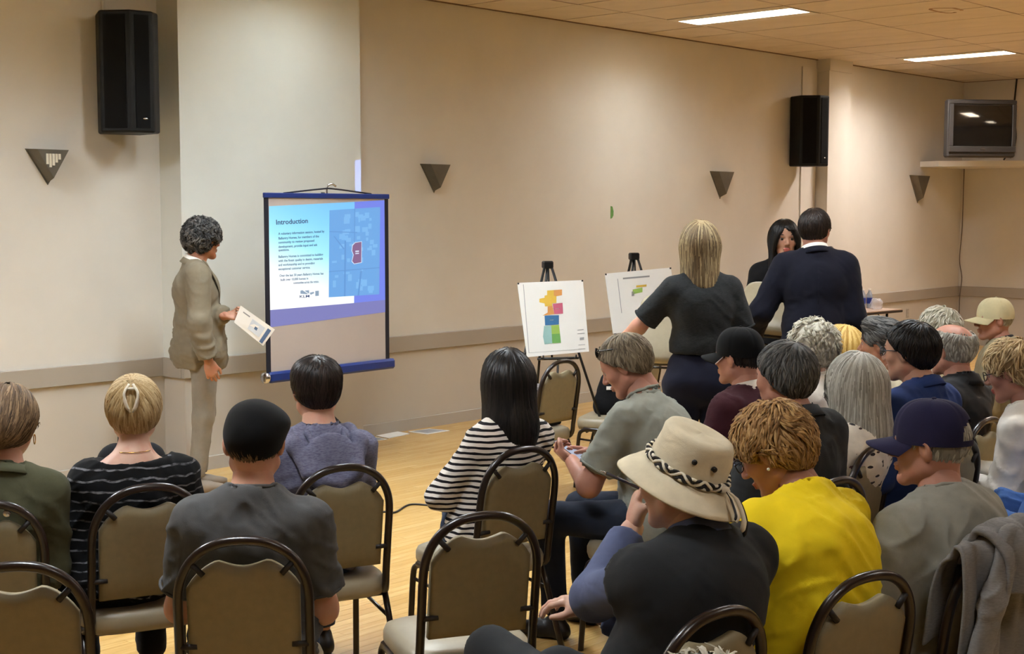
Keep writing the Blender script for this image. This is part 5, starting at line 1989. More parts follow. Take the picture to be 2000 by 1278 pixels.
STYLES = {
    'short': dict(t=0.012, len=0.05, w=0.0055, nape=-0.072, lift=0.003),
    'short_full': dict(t=0.018, len=0.05, w=0.0055, nape=-0.068, slope=0.88, lift=0.004, mess=0.2),
    'taper': dict(t=0.013, len=0.06, w=0.006, nape=-0.060, slope=0.85, lift=0.003, add=(('e', (0, -0.01, 0.07), (0.086, 0.10, 0.06), 0.03),)),
    'crew': dict(t=0.008, len=0.025, w=0.004, nape=-0.070, lift=0.002),
    'pixie': dict(t=0.018, len=0.058, w=0.0055, nape=-0.070, lift=0.009, mess=0.35, curl=0.55, cfreq=20, tz=1.5, face=0.088, wave=0.004),
    'curly_men': dict(t=0.028, len=0.055, w=0.008, nape=-0.098, lift=0.010, curl=1.1, cfreq=34, mess=0.5, wave=0.006, tz=1.2),
    'curly_white': dict(t=0.023, len=0.05, w=0.008, nape=-0.085, lift=0.010, curl=1.0, cfreq=30, mess=0.5, wave=0.005, tz=1.2),
    'updo': dict(t=0.016, len=0.085, w=0.007, nape=-0.082, lift=0.003, crown=(0, 0.16, -0.10), grav=-0.5, mess=0.08, add=(('e', (0.0, -0.085, 0.075), (0.036, 0.034, 0.046), 0.03),), clipadd=False),
    'bun': dict(t=0.018, len=0.08, w=0.007, nape=-0.085, lift=0.004, crown=(0, 0.05, 0.12), grav=0.1, add=(('e', (0.0, -0.105, 0.0), (0.05, 0.036, 0.055), 0.03),), clipadd=False),
    'bob': dict(t=0.026, len=0.16, w=0.010, long=True, bottom=-0.205, ears=False, neckcut=True, lift=0.002, grav=1.2, mess=0.05, zroot=-0.08, face=0.118,
                add=(('c', (0, -0.045, -0.01), (0, -0.055, -0.17), 0.098, 0.112), ('c', (0.05, -0.005, -0.02), (0.062, -0.005, -0.17), 0.05, 0.05), ('c', (-0.05, -0.005, -0.02), (-0.062, -0.005, -0.17), 0.05, 0.05))),
    'lob': dict(t=0.022, len=0.15, w=0.009, long=True, bottom=-0.235, ears=False, neckcut=True, lift=0.003, grav=1.3, mess=0.06, zroot=-0.12, face=0.112,
                add=(('c', (0, -0.045, -0.01), (0, -0.065, -0.20), 0.094, 0.088), ('c', (0.045, -0.01, -0.02), (0.06, 0.0, -0.18), 0.045, 0.03), ('c', (-0.045, -0.01, -0.02), (-0.06, 0.0, -0.18), 0.045, 0.03))),
    'long': dict(t=0.022, len=0.22, w=0.011, long=True, bottom=-0.37, ears=False, neckcut=True, lift=0.003, grav=1.6, mess=0.05, zroot=-0.22, face=0.112,
                 add=(('c', (0, -0.045, -0.01), (0, -0.075, -0.17), 0.096, 0.098), ('c', (0, -0.075, -0.17), (0.0, -0.105, -0.34), 0.090, 0.060), ('c', (0.05, -0.01, -0.03), (0.07, -0.03, -0.22), 0.04, 0.03), ('c', (-0.05, -0.01, -0.03), (-0.07, -0.03, -0.22), 0.04, 0.03))),
    'long_front': dict(t=0.016, len=0.20, w=0.010, long=True, bottom=-0.30, ears=False, neckcut=True, lift=0.002, grav=1.6, mess=0.03, zroot=-0.16, face=0.108, crown=(0, 0.02, 0.12),
                 add=(('c', (0, -0.045, -0.01), (0, -0.06, -0.25), 0.088, 0.075), ('c', (0.055, 0.005, -0.02), (0.072, 0.03, -0.24), 0.038, 0.03), ('c', (-0.055, 0.005, -0.02), (-0.072, 0.03, -0.24), 0.038, 0.03))),
    'bald_ring': dict(t=0.010, len=0.03, w=0.005, nape=-0.078, lift=0.003, bald=(0.066, 0.100, 0.066), curl=0.3),
    'quiff': dict(t=0.014, len=0.06, w=0.007, nape=-0.075, lift=0.004, add=(('e', (0, 0.045, 0.10), (0.062, 0.055, 0.036), 0.03),), crown=(0, 0.09, 0.10), grav=0.0),
    'under_cap': dict(t=0.004, len=0.03, w=0.005, nape=-0.078, lift=0.0012, mess=0.05),
}


# ------------------------------------------------------------------ who sits where
HM_ = {
    'brown': hair_mat('hair_brown', (70, 54, 38), (116, 92, 66), (160, 132, 98)),
    'blonde': hair_mat('hair_blonde', (140, 112, 72), (192, 164, 116), (222, 200, 156)),
    'black': hair_mat('hair_black', (8, 7, 7), (20, 17, 16), (38, 33, 30), 0.4),
    'dark': hair_mat('hair_dark_brown', (20, 15, 13), (36, 28, 25), (58, 47, 42), 0.4),
    'salt': hair_mat('hair_salt_pepper', (18, 17, 17), (46, 44, 43), (110, 106, 102)),
    'grey': hair_mat('hair_grey', (70, 66, 60), (118, 113, 104), (176, 170, 158)),
    'silver': hair_mat('hair_silver', (120, 116, 106), (168, 164, 152), (206, 203, 192)),
    'white': hair_mat('hair_white', (142, 136, 116), (186, 180, 160), (216, 212, 198)),
    'ginger': hair_mat('hair_honey', (112, 80, 44), (166, 124, 72), (208, 170, 112)),
    'golden': hair_mat('hair_golden', (150, 112, 48), (204, 164, 84), (232, 204, 132)),
    'greybrown': hair_mat('hair_grey_brown', (82, 70, 54), (132, 118, 96), (176, 162, 136)),
    'darkgrey': hair_mat('hair_dark_grey', (38, 37, 36), (78, 77, 74), (128, 126, 122)),
    'longblonde': hair_mat('hair_dark_blonde', (74, 60, 42), (128, 108, 78), (190, 170, 128)),
}


def stripes(name, base, line, pitch, width, wob=0.004, soft=0.1, seed=0, broken=0.0):
    t = fabric(name, base)
    v = t.coords()
    sx = t.n('ShaderNodeSeparateXYZ')
    t.l(v, sx.inputs[0])
    nz = t.noise(v, 9.0, 2.0)
    z = t.math('ADD', sx.outputs[2], t.math('MULTIPLY', t.math('SUBTRACT', nz, 0.5), wob * 8))
    f = t.math('FRACT', t.math('DIVIDE', z, pitch))
    d = t.math('ABSOLUTE', t.math('SUBTRACT', f, 0.5))
    mask = t.math('LESS_THAN', d, width)
    if broken:
        g = t.noise(t.coords((30, 30, 60)), 1.5, 2.0)
        mask = t.math('MULTIPLY', mask, t.ramp(g, [(0.35, (0.1, 0.1, 0.1, 1)), (0.6, (1, 1, 1, 1))]))
    old = t.b.inputs['Base Color'].links[0].from_socket
    t.set(Base_Color=t.mix(mask, old, lin(line)))
    return t.m


def floral():
    t = fabric('floral_blouse', (222, 214, 200))
    old = t.b.inputs['Base Color'].links[0].from_socket
    col = old
    for sc, st, rot, dmax, pick, c in ((15.0, (1, 1, 2.3), (0.5, 0.3, 0.7), 0.20, 0.45, (48, 44, 46)), (15.0, (1, 1, 2.3), (-0.7, 0.9, -0.4), 0.18, 0.5, (62, 52, 54)), (8.0, (1, 1, 1), (0.2, 0.1, 0.3), 0.23, 0.55, (122, 88, 90)), (15.0, (2.4, 1, 1), (0.1, -0.6, 0.9), 0.17, 0.6, (54, 50, 52))):
        w = t.n('ShaderNodeTexVoronoi')
        w.inputs['Scale'].default_value = sc
        v = t.coords(st, rot=rot)
        t.l(v, w.inputs['Vector'])
        cs_ = t.n('ShaderNodeSeparateColor')
        t.l(w.outputs['Color'], cs_.inputs[0])
        nz = t.math('MULTIPLY', t.noise(t.coords(), 60.0, 2.0), 0.16)
        m = t.math('MULTIPLY', t.math('LESS_THAN', t.math('ADD', w.outputs['Distance'], nz), dmax + 0.10), t.math('GREATER_THAN', cs_.outputs[0], pick))
        col = t.mix(m, col, lin(c))
    t.set(Base_Color=col)
    return t.m


M['olive_knit'] = cloth('olive_knit', (78, 78, 58))
M['black_stripe'] = stripes('black_striped_knit', (14, 14, 15), (120, 120, 124), 0.034, 0.09, 0.006, broken=1.0)
M['breton'] = stripes('breton_stripe', (226, 218, 208), (24, 20, 24), 0.0225, 0.21, 0.002)
M['tee_grey'] = cloth('tee_charcoal_grey', (80, 80, 80), wrinkle=0.35)
M['tee_grey2'] = cloth('tee_stone_grey', (136, 134, 124), wrinkle=0.35)
M['tee_sage'] = cloth('tee_sage_grey', (146, 148, 138), wrinkle=0.35)
M['hoodie'] = cloth('hoodie_blue_grey', (112, 112, 132), mott=(86, 86, 108), wrinkle=0.4)
M['yellow'] = cloth('tee_yellow', (236, 206, 30), var=0.05, wrinkle=0.35)
M['vest'] = cloth('vest_charcoal', (34, 36, 38), wrinkle=0.2)
M['blue_sleeve'] = cloth('shirt_slate_blue', (84, 92, 122), wrinkle=0.5)
M['blazer'] = cloth('blazer_sand', (114, 104, 86), wrinkle=0.4, ws=6)
M['chino'] = cloth('chino_stone', (126, 119, 107), wrinkle=0.5, ws=7)
M['white_shirt'] = cloth('shirt_white', (226, 220, 208), wrinkle=0.3)
M['cream_shirt'] = cloth('shirt_cream', (206, 196, 168), wrinkle=0.4)
M['maroon'] = cloth('sweater_maroon', (56, 22, 30))
M['navy_shirt'] = cloth('shirt_royal_navy', (38, 56, 104), wrinkle=0.3)
M['black_jacket'] = cloth('jacket_black_nylon', (18, 19, 22), rough=0.6)
M['khaki'] = cloth('jacket_khaki', (146, 136, 108))
M['denim_shirt'] = cloth('shirt_denim_blue', (74, 110, 170))
M['grey_polo'] = cloth('polo_dark_heather', (42, 44, 45), mott=(30, 32, 34))
M['suit'] = cloth('suit_midnight', (15, 16, 29), wrinkle=0.2)
M['suit_black'] = cloth('suit_black', (12, 12, 15), wrinkle=0.15)
M['floral'] = floral()
M['cap_black'] = cloth('cap_black', (8, 8, 9), wrinkle=0.1)
M['cap_navy'] = cloth('cap_navy', (34, 32, 60), wrinkle=0.1)
M['cap_khaki'] = cloth('cap_khaki', (198, 188, 150), wrinkle=0.1)
M['hat_cream'] = cloth('hat_cream_cotton', (212, 200, 172), wrinkle=0.25, ws=14)
M['rim_black'] = plain('eyewear_black', (12, 12, 14), 0.25)
M['rim_gun'] = plain('eyewear_gunmetal', (70, 72, 84), 0.25, metal=0.6)
M['gold'] = plain('gold', (200, 160, 90), 0.25, metal=1.0)
M['white_glove'] = cloth('sleeve_pale_grey', (206, 200, 192), wrinkle=0.2)
M['belt'] = plain('belt_dark', (20, 16, 14), 0.5)

TEE = lambda m, **k: dict(dict(mat=M[m], sl=0.74, flare=0.012, fold=0.021), **k)
LONG = lambda m, **k: dict(dict(mat=M[m], sl=1.97, flare=0.004, fold=0.015), **k)
seat_of = {}


def seated(key, label, chair_label, head_px, yaw, apex=None, depth=None, chair_yaw=None, **kw):
    cy = yaw if chair_yaw is None else chair_yaw
    s = chair_from_apex(*apex, cy) if apex else None
    if s is not None and yaw != cy:
        p = person(label, head_px, yaw, seat=s, **kw)
    elif s is not None:
        p = person(label, head_px, yaw, seat=s, **kw)
    else:
        p = person(label, head_px, yaw, depth=depth, **kw)
        s = p['seat']
    if chair_label: chair(s, rot_for(cy), chair_label)
    return p


def ear_hoop(c):
    pts = [(0.083, -0.004 + 0.012 * math.cos(a), -0.052 + 0.016 * math.sin(a)) for a in np.linspace(0, 2 * math.pi, 17)]
    c['wear']([('hoop_earring', MB().tube(pts, 0.0016, 6, cap=False), M['gold'])])


def back_button(c):
    p = c['nb'] + np.array([0.01, -0.150, -0.085])
    o = MB().sphere((0, 0, 0), 1, 10, sc=(0.013, 0.006, 0.013)).build('metal_button', M['chrome'], c['root'], tuple(p))


def claw_clip(c):
    M['clip'] = plain('clip_pearl', (226, 216, 196), 0.3)
    mb = MB()
    for s in (-1, 1):
        mb.tube(smooth_path([(s * 0.006, -0.128, 0.115), (s * 0.022, -0.140, 0.085), (s * 0.016, -0.142, 0.045), (s * 0.004, -0.138, 0.020)], 5), [0.006] * 8 + [0.008] * 6 + [0.004] * 2, 8, flat=0.6)
    mb.tube([(-0.014, -0.134, 0.100), (0.014, -0.134, 0.100)], 0.005, 8)
    c['wear']([('hair_clip', mb, M['clip'])])
    ch = MB().tube(smooth_path([tuple(c['nb'] + np.array(q)) for q in ((-0.062, 0.0, 0.045), (-0.045, -0.050, 0.050), (0, -0.068, 0.050), (0.045, -0.050, 0.050), (0.062, 0.0, 0.045))], 5), 0.0014, 5)
    ch.build('necklace', M['gold'], c['root'])


# --- left block
seated('A', 'woman in an olive knit top with brown hair and a hoop earring', 'banquet chair under the woman in the olive top', (16, 828), 20, (-36, 978), sex='f', skin='fair', hair='bun', hairmat=HM_['brown'], hn=600, top=LONG('olive_knit', collar=(0.014, 0.072), t=0.016), extras=lambda c: (ear_hoop(c), back_button(c)), wide=1.05, hyaw=-14)
seated('B', 'woman in a black striped top with blonde hair held by a claw clip', 'banquet chair under the woman in the black striped top', (262, 806), 26, (290, 945), sex='f', skin='pale', hair='updo', hairmat=HM_['blonde'], hn=650, top=LONG('black_stripe', boat=(0.135, 0.105, 0.055), t=0.016), pants='black_cloth', res=0.0085, wide=1.12, build=1.1, extras=claw_clip, hyaw=-14, shoulder=0.158, body_side=-0.06)


def flat_cap(c):
    S = Soft()
    S.ell((0.002, -0.010, 0.034), (0.090, 0.112, 0.098), k=0.02, clip=[((0, -0.10, -0.046), unit((0, 0.42, -1.0)))])
    S.ell((0.018, 0.025, 0.070), (0.086, 0.106, 0.046), rot_xyz(-0.10, 0.20, 0), k=0.03)
    S.cone((-0.05, 0.11, 0.035), (0.05, 0.11, 0.035), 0.016, 0.016, 0.03)
    V, Q = S.surface(0.006)
    V = relax(V, Q, 2)
    link('flat_cap', mesh_from('flat_cap', c['HM'](V), Q, M['cap_black']), c['root'])


seated('C', 'man in a charcoal grey t-shirt and a black flat cap', 'banquet chair under the man in the black flat cap', (497, 868), 6, (472, 1048), skin='fair', hair='under_cap', hairmat=HM_['brown'], top=TEE('tee_grey'), pants='denim', hyaw=-4, extras=flat_cap, res=0.010, shoulder=0.164, wide=1.0,
       arms=dict(l=dict(e=(-0.20, 0.0, 0.66), w=(-0.19, 0.26, 0.62)), r=dict(e=(0.205, -0.02, 0.66), w=(0.19, 0.22, 0.60))))


def hood(c):
    nb = c['nb']
    S = Soft()
    q = lambda *p: nb + np.array(p)
    L = [q(-0.080, 0.075, 0.020), q(-0.118, 0.0, 0.020), q(-0.125, -0.095, -0.005), q(-0.085, -0.160, -0.095), q(0.0, -0.185, -0.165), q(0.085, -0.160, -0.095), q(0.125, -0.095, -0.005), q(0.118, 0.0, 0.020), q(0.080, 0.075, 0.020)]
    S.chain(L, [0.018, 0.026, 0.028, 0.030, 0.034, 0.030, 0.028, 0.026, 0.018], 0.02)
    S.ell(q(0, -0.150, -0.06), (0.105, 0.022, 0.105), rot_xyz(-0.30, 0, 0), k=0.02)
    S.chain([q(-0.07, -0.075, 0.04), q(-0.055, -0.125, -0.01), q(0, -0.150, -0.05), q(0.055, -0.125, -0.01), q(0.07, -0.075, 0.04)], [0.012, 0.014, 0.016, 0.014, 0.012], 0.012)
    V, Q = S.surface(0.009)
    V = clothes_disp(relax(V, Q, 1), normals_of(V, Q), 0.006, 9.1, nb[2] - 0.2, nb[2])
    link('hood', mesh_from('hood', V, Q, M['hoodie']), c['root'])


seated('D', 'dark-haired person in a blue-grey hoodie facing the screen', 'banquet chair under the person in the grey hoodie', (617, 765), 26, (672, 907), skin='fair', hair='taper', hairmat=HM_['dark'], hn=650, top=LONG('hoodie', t=0.02, noband=True), extras=hood, hyaw=-4, lean=0.04, shoulder=0.150, body_side=-0.03, arms=dict(l=dict(e=(-0.20, 0.03, 0.70), w=(-0.10, 0.28, 0.68)), r=dict(e=(0.165, 0.05, 0.70), w=(0.08, 0.30, 0.68))))
chair(chair_from_apex(25, 1098, 12), rot_for(12), 'empty banquet chair closest to the camera beside the man in the flat cap')

# --- middle
def crossed(c):
    pass


seated('E', 'woman in a black and white striped top with long dark hair', 'banquet chair under the woman in the black and white stripes', (990, 746), 38, (1022, 872), sex='f', skin='fair', hair='long', hairmat=HM_['black'], hn=650, top=LONG('breton', t=0.014), pants='denim', res=0.0105, lean=0.04, hyaw=-22, knees=(((0.15, 0.36, 0.515), (0.34, 0.29, 0.515)), ((0.16, 0.36, 0.085), (0.34, 0.30, 0.085))),
       arms=dict(l=dict(e=(-0.205, 0.02, 0.66), w=(-0.02, 0.16, 0.72), f=(1, 0.1, 0.1)), r=dict(e=(0.22, 0.03, 0.66), w=(0.02, 0.18, 0.70), f=(-1, 0.1, 0.1))))
chair(chair_from_apex(945, 1000, 20), rot_for(20), 'empty banquet chair between the hoodie wearer and the man in the cream hat')


def shades_up(c):
    c['wear']([('sunglasses', glasses_mb(True), M['rim_black'])], (rot_xyz(0.30, 0, 0), (0, -0.018, 0.066)))


pF = seated('F', 'grey-haired man in a sage t-shirt looking down at a phone', 'banquet chair under the man holding a phone', (1222, 716), 56, depth=5.6, skin='ruddy', hair='short_full', hairmat=HM_['greybrown'], hn=600, top=TEE('tee_sage', t=0.018), pants='jeans_dark', nod=26, lean=0.16, slouch=0.05, wide=1.08, build=1.15, extras=shades_up, fine=True, brow='brow_grey', hyaw=16, nb=(0, -0.085, -0.150),
       arms=dict(l=dict(e=(-0.24, 0.16, 0.70), w=(-0.06, 0.36, 0.76), f=(0.3, 0.9, 0.25), palm=(0.5, 0, 0.8), h='grip'), r=dict(e=(0.25, 0.12, 0.68), w=(0.07, 0.34, 0.76), f=(-0.35, 0.9, 0.2), palm=(-0.7, 0.2, -0.4), h='pinch')))


def tilley(c):
    HMf = c['HM']
    Rt = rot_xyz(math.radians(24), math.radians(4), 0)
    of = np.array([0, -0.022, 0.034])
    tf = lambda X: HMf((np.asarray(X) @ Rt.T) + of)
    n = 64
    prof = [(0.0, 0.112), (0.035, 0.1125), (0.065, 0.112), (0.080, 0.107), (0.086, 0.095), (0.090, 0.06), (0.094, 0.02), (0.098, 0.0)]
    V, Fs = [], []
    for k, (r, z) in enumerate(prof):
        for j in range(n):
            a = 2 * math.pi * j / n
            dent = 0.012 * math.exp(-((r - 0.03) / 0.04) ** 2) * (0.4 + 0.6 * math.cos(a) ** 2)
            cr = 0.003 * math.sin(5 * a + 1.0) * (1 if 0.02 < z < 0.09 else 0) + 0.004 * math.sin(3 * a + z * 60) * (1 if 0.03 < z < 0.09 else 0)
            V.append(((r + cr) * math.cos(a) * 0.92, (r + cr) * math.sin(a) * 1.12, z - dent))
    k = len(prof)
    Fs = [(i * n + j, i * n + (j + 1) % n, (i + 1) * n + (j + 1) % n, (i + 1) * n + j) for i in range(k - 1) for j in range(n)]
    me = MB().add(V, Fs, 0, True).mesh('hat_crown', M['hat_cream'])
    X = np.array([v.co[:] for v in me.vertices]); me.vertices.foreach_set('co', tf(X).astype(np.float32).ravel())
    link('hat_crown', me, c['root'])
    V, Fs = [], []
    m = 10
    for side in (0, 1):
        for i in range(m + 1):
            t = i / m
            for j in range(n):
                a = 2 * math.pi * j / n
                r = 0.095 + 0.064 * t
                wav = t * t * (0.010 * math.sin(2 * a + 0.6) + 0.006 * math.sin(3 * a))
                stitch = 0.0008 * math.sin(t * 50)
                V.append((r * math.cos(a) * 0.94, r * math.sin(a) * 1.08, 0.004 - 0.045 * t ** 1.2 + wav + stitch - 0.004 * side))
    o = (m + 1) * n
    for i in range(m):
        for j in range(n):
            q = (i * n + j, i * n + (j + 1) % n, (i + 1) * n + (j + 1) % n, (i + 1) * n + j)
            Fs += [q, tuple(o + x for x in q[::-1])]
    Fs += [(m * n + j, m * n + (j + 1) % n, o + m * n + (j + 1) % n, o + m * n + j) for j in range(n)]
    me = MB().add(V, Fs, 0, True).mesh('hat_brim', M['hat_cream'])
    X = np.array([v.co[:] for v in me.vertices]); me.vertices.foreach_set('co', tf(X).astype(np.float32).ravel())
    link('hat_brim', me, c['root'])
    # braided band: pale cords weaving over dark ones, knot and tassels at the back
    M['cord_pale'] = plain('cord_pale', (232, 224, 204), 0.8)
    M['cord_dark'] = plain('cord_dark', (28, 24, 24), 0.8)
    for ph, mt in ((0.0, 'cord_pale'), (math.pi, 'cord_pale'), (math.pi / 2, 'cord_dark'), (3 * math.pi / 2, 'cord_dark')):
        pts = []
        for a in np.linspace(0, 2 * math.pi, 150):
            r = 0.1005 + 0.0035 * math.cos(22 * a + ph)
            pts.append((r * math.cos(a) * 0.92, r * math.sin(a) * 1.12, 0.016 + 0.0075 * math.sin(11 * a + ph)))
        P3 = tf(np.array(pts))
        MB().tube(P3, 0.0042, 6, cap=False).build('hat_band', M[mt], c['root'])
    yb = -0.1155
    for (x1, z1, dx, mt, rr_) in ((0.02, -0.060, 0.01, 'cord_pale', 0.006), (0.034, -0.075, 0.016, 'cord_dark', 0.005), (-0.014, -0.030, -0.01, 'cord_pale', 0.003), (-0.024, -0.022, -0.012, 'cord_dark', 0.003)):
        pts = smooth_path([(0.004, yb - 0.004, 0.016), (0.010 + dx, yb - 0.034, 0.004), (x1, yb - 0.072, z1 * 0.45), (x1 + dx * 0.4, yb - 0.080, z1)], 5)
        MB().tube(tf(pts), [rr_ * 0.6] * 5 + [rr_] * 6 + [rr_ * 1.2] * 4 + [rr_ * 0.4], 6).build('hat_tassel', M[mt], c['root'])
    MB().tube(tf(np.array([(-0.006, yb, 0.016), (0.012, yb - 0.006, 0.014)])), 0.009, 8).build('hat_knot', M['cord_pale'], c['root'])
    for a, z in ((-2.55, 0.062), (-2.0, 0.060), (-0.55, 0.062)):
        r = 0.0915
        p = np.array([r * math.cos(a) * 0.93, r * math.sin(a) * 1.13, z])
        nrm = np.array([math.cos(a), math.sin(a), 0.06])
        P3 = tf(np.array([p - nrm * 0.003, p + nrm * 0.004]))
        MB().tube(P3, 0.0068, 12).build('hat_eyelet', M['black_metal'], c['root'])
    # collar-less vest over a long-sleeved shirt: the shirt sleeves
pG = seated('G', 'man in a cream brimmed hat and charcoal vest writing with a pen', 'banquet chair under the man in the cream brimmed hat', (1326, 945), 40, (1405, 1187), skin='pale', hair='crew', hairmat=HM_['grey'], nod=2, lean=0.16, slouch=0.06, res=0.010, wide=1.18, build=1.25, shoulder=0.176, extras=tilley, hyaw=6, nb=(0, -0.06, -0.150), pants='charcoal', knees=(((-0.06, 0.48, 0.62), (0.14, 0.44, 0.53)), ((0.16, 0.62, 0.36), (0.13, 0.42, 0.085))),
       top=dict(mat=M['vest'], sl=0.13, flare=0.012, t=0.018, st=0.026, name='vest', under=M['blue_sleeve'], underarm=1.85, fold=0.007),
       arms=dict(l=dict(e=(0, 0, 0), w=(0, 0, 0), wpx=(1236, 1032, 3.62), pole=(-1.0, -0.15, -0.8), f=(0.25, 0.1, 0.9), palm=(0.8, -0.5, 0), h='pinch'), r=dict(e=(0.27, 0.10, 0.66), w=(0.14, 0.34, 0.74))))


def pearl(c):
    c['wear']([('earring', MB().sphere((-0.084, 0.002, -0.036), 0.0045, 8), M['paper'])])
    a, e, w_ = c['joints'][-1][:3]
    S = Soft()
    n = unit(w_ - e)
    S.cone(a + (e - a) * 0.62, e, 0.050, 0.048, 0.02, clip=[(a + (e - a) * 0.62, -unit(e - a))])
    S.cone(e, e + (w_ - e) * 0.75, 0.048, 0.038, 0.02, clip=[(e + (w_ - e) * 0.75, n)])
    V, Q = S.surface(0.009)
    link('undersleeve', mesh_from('undersleeve', V, Q, M['white_glove']), c['root'])


seated('H', 'woman in a bright yellow t-shirt with short honey hair', 'banquet chair under the woman in the yellow t-shirt', (1512, 884), 33, (1700, 1117), sex='f', skin='ruddy', hair='pixie', hairmat=HM_['ginger'], hn=1100, top=TEE('yellow', t=0.020, nr=0.072), pants='denim', nod=28, lean=0.26, slouch=0.07, res=0.010, wide=1.22, build=1.25, shoulder=0.160, extras=pearl, glasses=dict(mat=M['rim_gun']), hyaw=26, nb=(0.01, -0.105, -0.135),
       arms=dict(l=dict(e=(-0.22, 0.03, 0.62), w=(-0.12, 0.28, 0.60)), r=dict(e=(0.26, 0.12, 0.64), w=(0.10, 0.40, 0.66))))
pI = seated('I', 'man in a navy baseball cap and stone grey t-shirt', None, (1815, 872), 38, (1950, 1062), skin='ruddy', hair='under_cap', hairmat=HM_['silver'], hn=500, top=TEE('tee_grey2', t=0.020), pants='denim', res=0.010, wide=1.16, build=1.2, shoulder=0.180, cap=(M['cap_navy'], dict(opening=True)), brow='brow_grey', hyaw=24, lean=0.05, slouch=0.05)

# --- right block
seated('K', 'grey-haired man in a black jacket beside the floral blouse', 'banquet chair under the grey-haired man in the black jacket', (1531, 740), 40, depth=4.75, skin='ruddy', hair='short_full', hairmat=HM_['darkgrey'], hn=600, top=LONG('charcoal', t=0.022, collar=(0.02, 0.076)), wide=1.1, hyaw=0, nb=(0, -0.055, -0.155))
seated('N', 'woman in a floral blouse with a straight silver bob', 'banquet chair under the woman in the floral blouse', (1668, 756), 50, (1708, 869), chair_yaw=52, sex='f', skin='tan', hair='bob', hairmat=HM_['silver'], hn=700, top=TEE('floral', t=0.016), pants='black_cloth', wide=1.12, build=1.15, hyaw=-18)
seated('J', 'man in a black baseball cap and maroon sweater', 'banquet chair under the man in the maroon sweater', (1442, 700), 48, depth=5.95, skin='ruddy', hair='under_cap', hairmat=HM_['dark'], top=LONG('maroon', under=M['white_shirt'], nr=0.074, t=0.02), cap=(M['cap_black'], dict(under=M['white_shirt'])), wide=1.1, build=1.15, hyaw=4, pants='black_cloth', lean=0.04)
seated('L', 'person with curly white hair in a white top', 'banquet chair under the curly white-haired person', (1584, 682), 52, depth=6.4, sex='f', skin='pale', hair='curly_white', hairmat=HM_['white'], hn=600, top=TEE('white_shirt', sl_=0) if False else LONG('white_shirt', t=0.018), wide=1.05, hyaw=4)
seated('M', 'woman with golden blonde hair half hidden behind the curly white head', None, (1641, 684), 45, depth=7.2, sex='f', skin='fair', hair='lob', hairmat=HM_['golden'], hn=450, top=LONG('black_cloth'))
seated('O', 'man with swept grey hair in a cream shirt', 'banquet chair under the man in the cream shirt', (1722, 674), 50, depth=6.6, skin='tan', hair='quiff', hairmat=HM_['darkgrey'], hn=500, top=TEE('cream_shirt', collar=(0.018, 0.072), t=0.018), hyaw=10,
       arms=dict(l=dict(e=(-0.30, 0.16, 0.80), w=(-0.14, 0.22, 1.02), f=(0.5, 0.0, 0.9), palm=(1, 0.0, 0), h='relaxed')))
seated('P', 'black-haired man with glasses in a royal navy shirt', 'banquet chair under the man in the royal navy shirt', (1776, 690), 42, depth=5.55, skin='olive', hair='short_full', hairmat=HM_['black'], hn=600, top=LONG('navy_shirt', collar=(0.02, 0.074), t=0.018), glasses=dict(mat=M['rim_gun']), hyaw=8, wide=1.1, nb=(0, -0.055, -0.155))
seated('R', 'balding grey-haired man in a black nylon jacket', 'banquet chair under the balding man in the black jacket', (1858, 684), 46, (1932, 815), chair_yaw=46, skin='ruddy', hair='bald_ring', hairmat=HM_['silver'], hn=600, top=LONG('black_jacket', collar=(0.026, 0.080), t=0.026), wide=1.12, build=1.15, hyaw=-6, brow='brow_grey', lean=0.06)
seated('T', 'woman with short pale blonde hair in a white shirt', 'banquet chair under the pale blonde woman in white', (1976, 728), 56, depth=5.65, sex='f', skin='ruddy', hair='pixie', hairmat=HM_['blonde'], hseed=4, hn=500, top=LONG('white_shirt', t=0.018), glasses=dict(mat=M['rim_black']), nod=14, hyaw=0, wide=1.08, lean=0.10)
seated('Q', 'white-haired person seated behind the balding man', None, (1832, 648), 50, depth=7.6, sex='f', skin='pale', hair='pixie', hairmat=HM_['white'], hseed=6, hn=400, top=LONG('cream_shirt'))
seated('S', 'older man in a khaki cap and khaki jacket seen in profile', 'banquet chair under the man in the khaki cap', (1941, 626), 62, depth=8.2, skin='ruddy', hair='under_cap', hairmat=HM_['white'], top=LONG('khaki', collar=(0.024, 0.078), t=0.024, under=M['black_cloth']), cap=(M['cap_khaki'], dict()), brow='brow_grey', hyaw=30, wide=1.1, fine=True)
seated('U', 'person in an open denim blue shirt at the right edge of the picture', 'banquet chair at the right edge under the denim shirt wearer', (2075, 780), 70, depth=5.05, skin='fair', hair='short', hairmat=HM_['dark'], hn=250, top=LONG('denim_shirt', t=0.03, skirt=-0.12, hem=0.36), pants='jeans_dark')
person('person whose white hair just shows at the bottom edge', (1372, 1474), 25, depth=1.85, sex='f', skin='pale', hair='pixie', hairmat=HM_['white'], hseed=3, hn=500, top=LONG('black_cloth'), res=0.016)
person('person in a grey hooded top just showing at the bottom edge', (1918, 1452), 30, depth=2.1, skin='fair', hair='short', hairmat=HM_['darkgrey'], hseed=3, hn=400, top=LONG('black_cloth'), res=0.016)


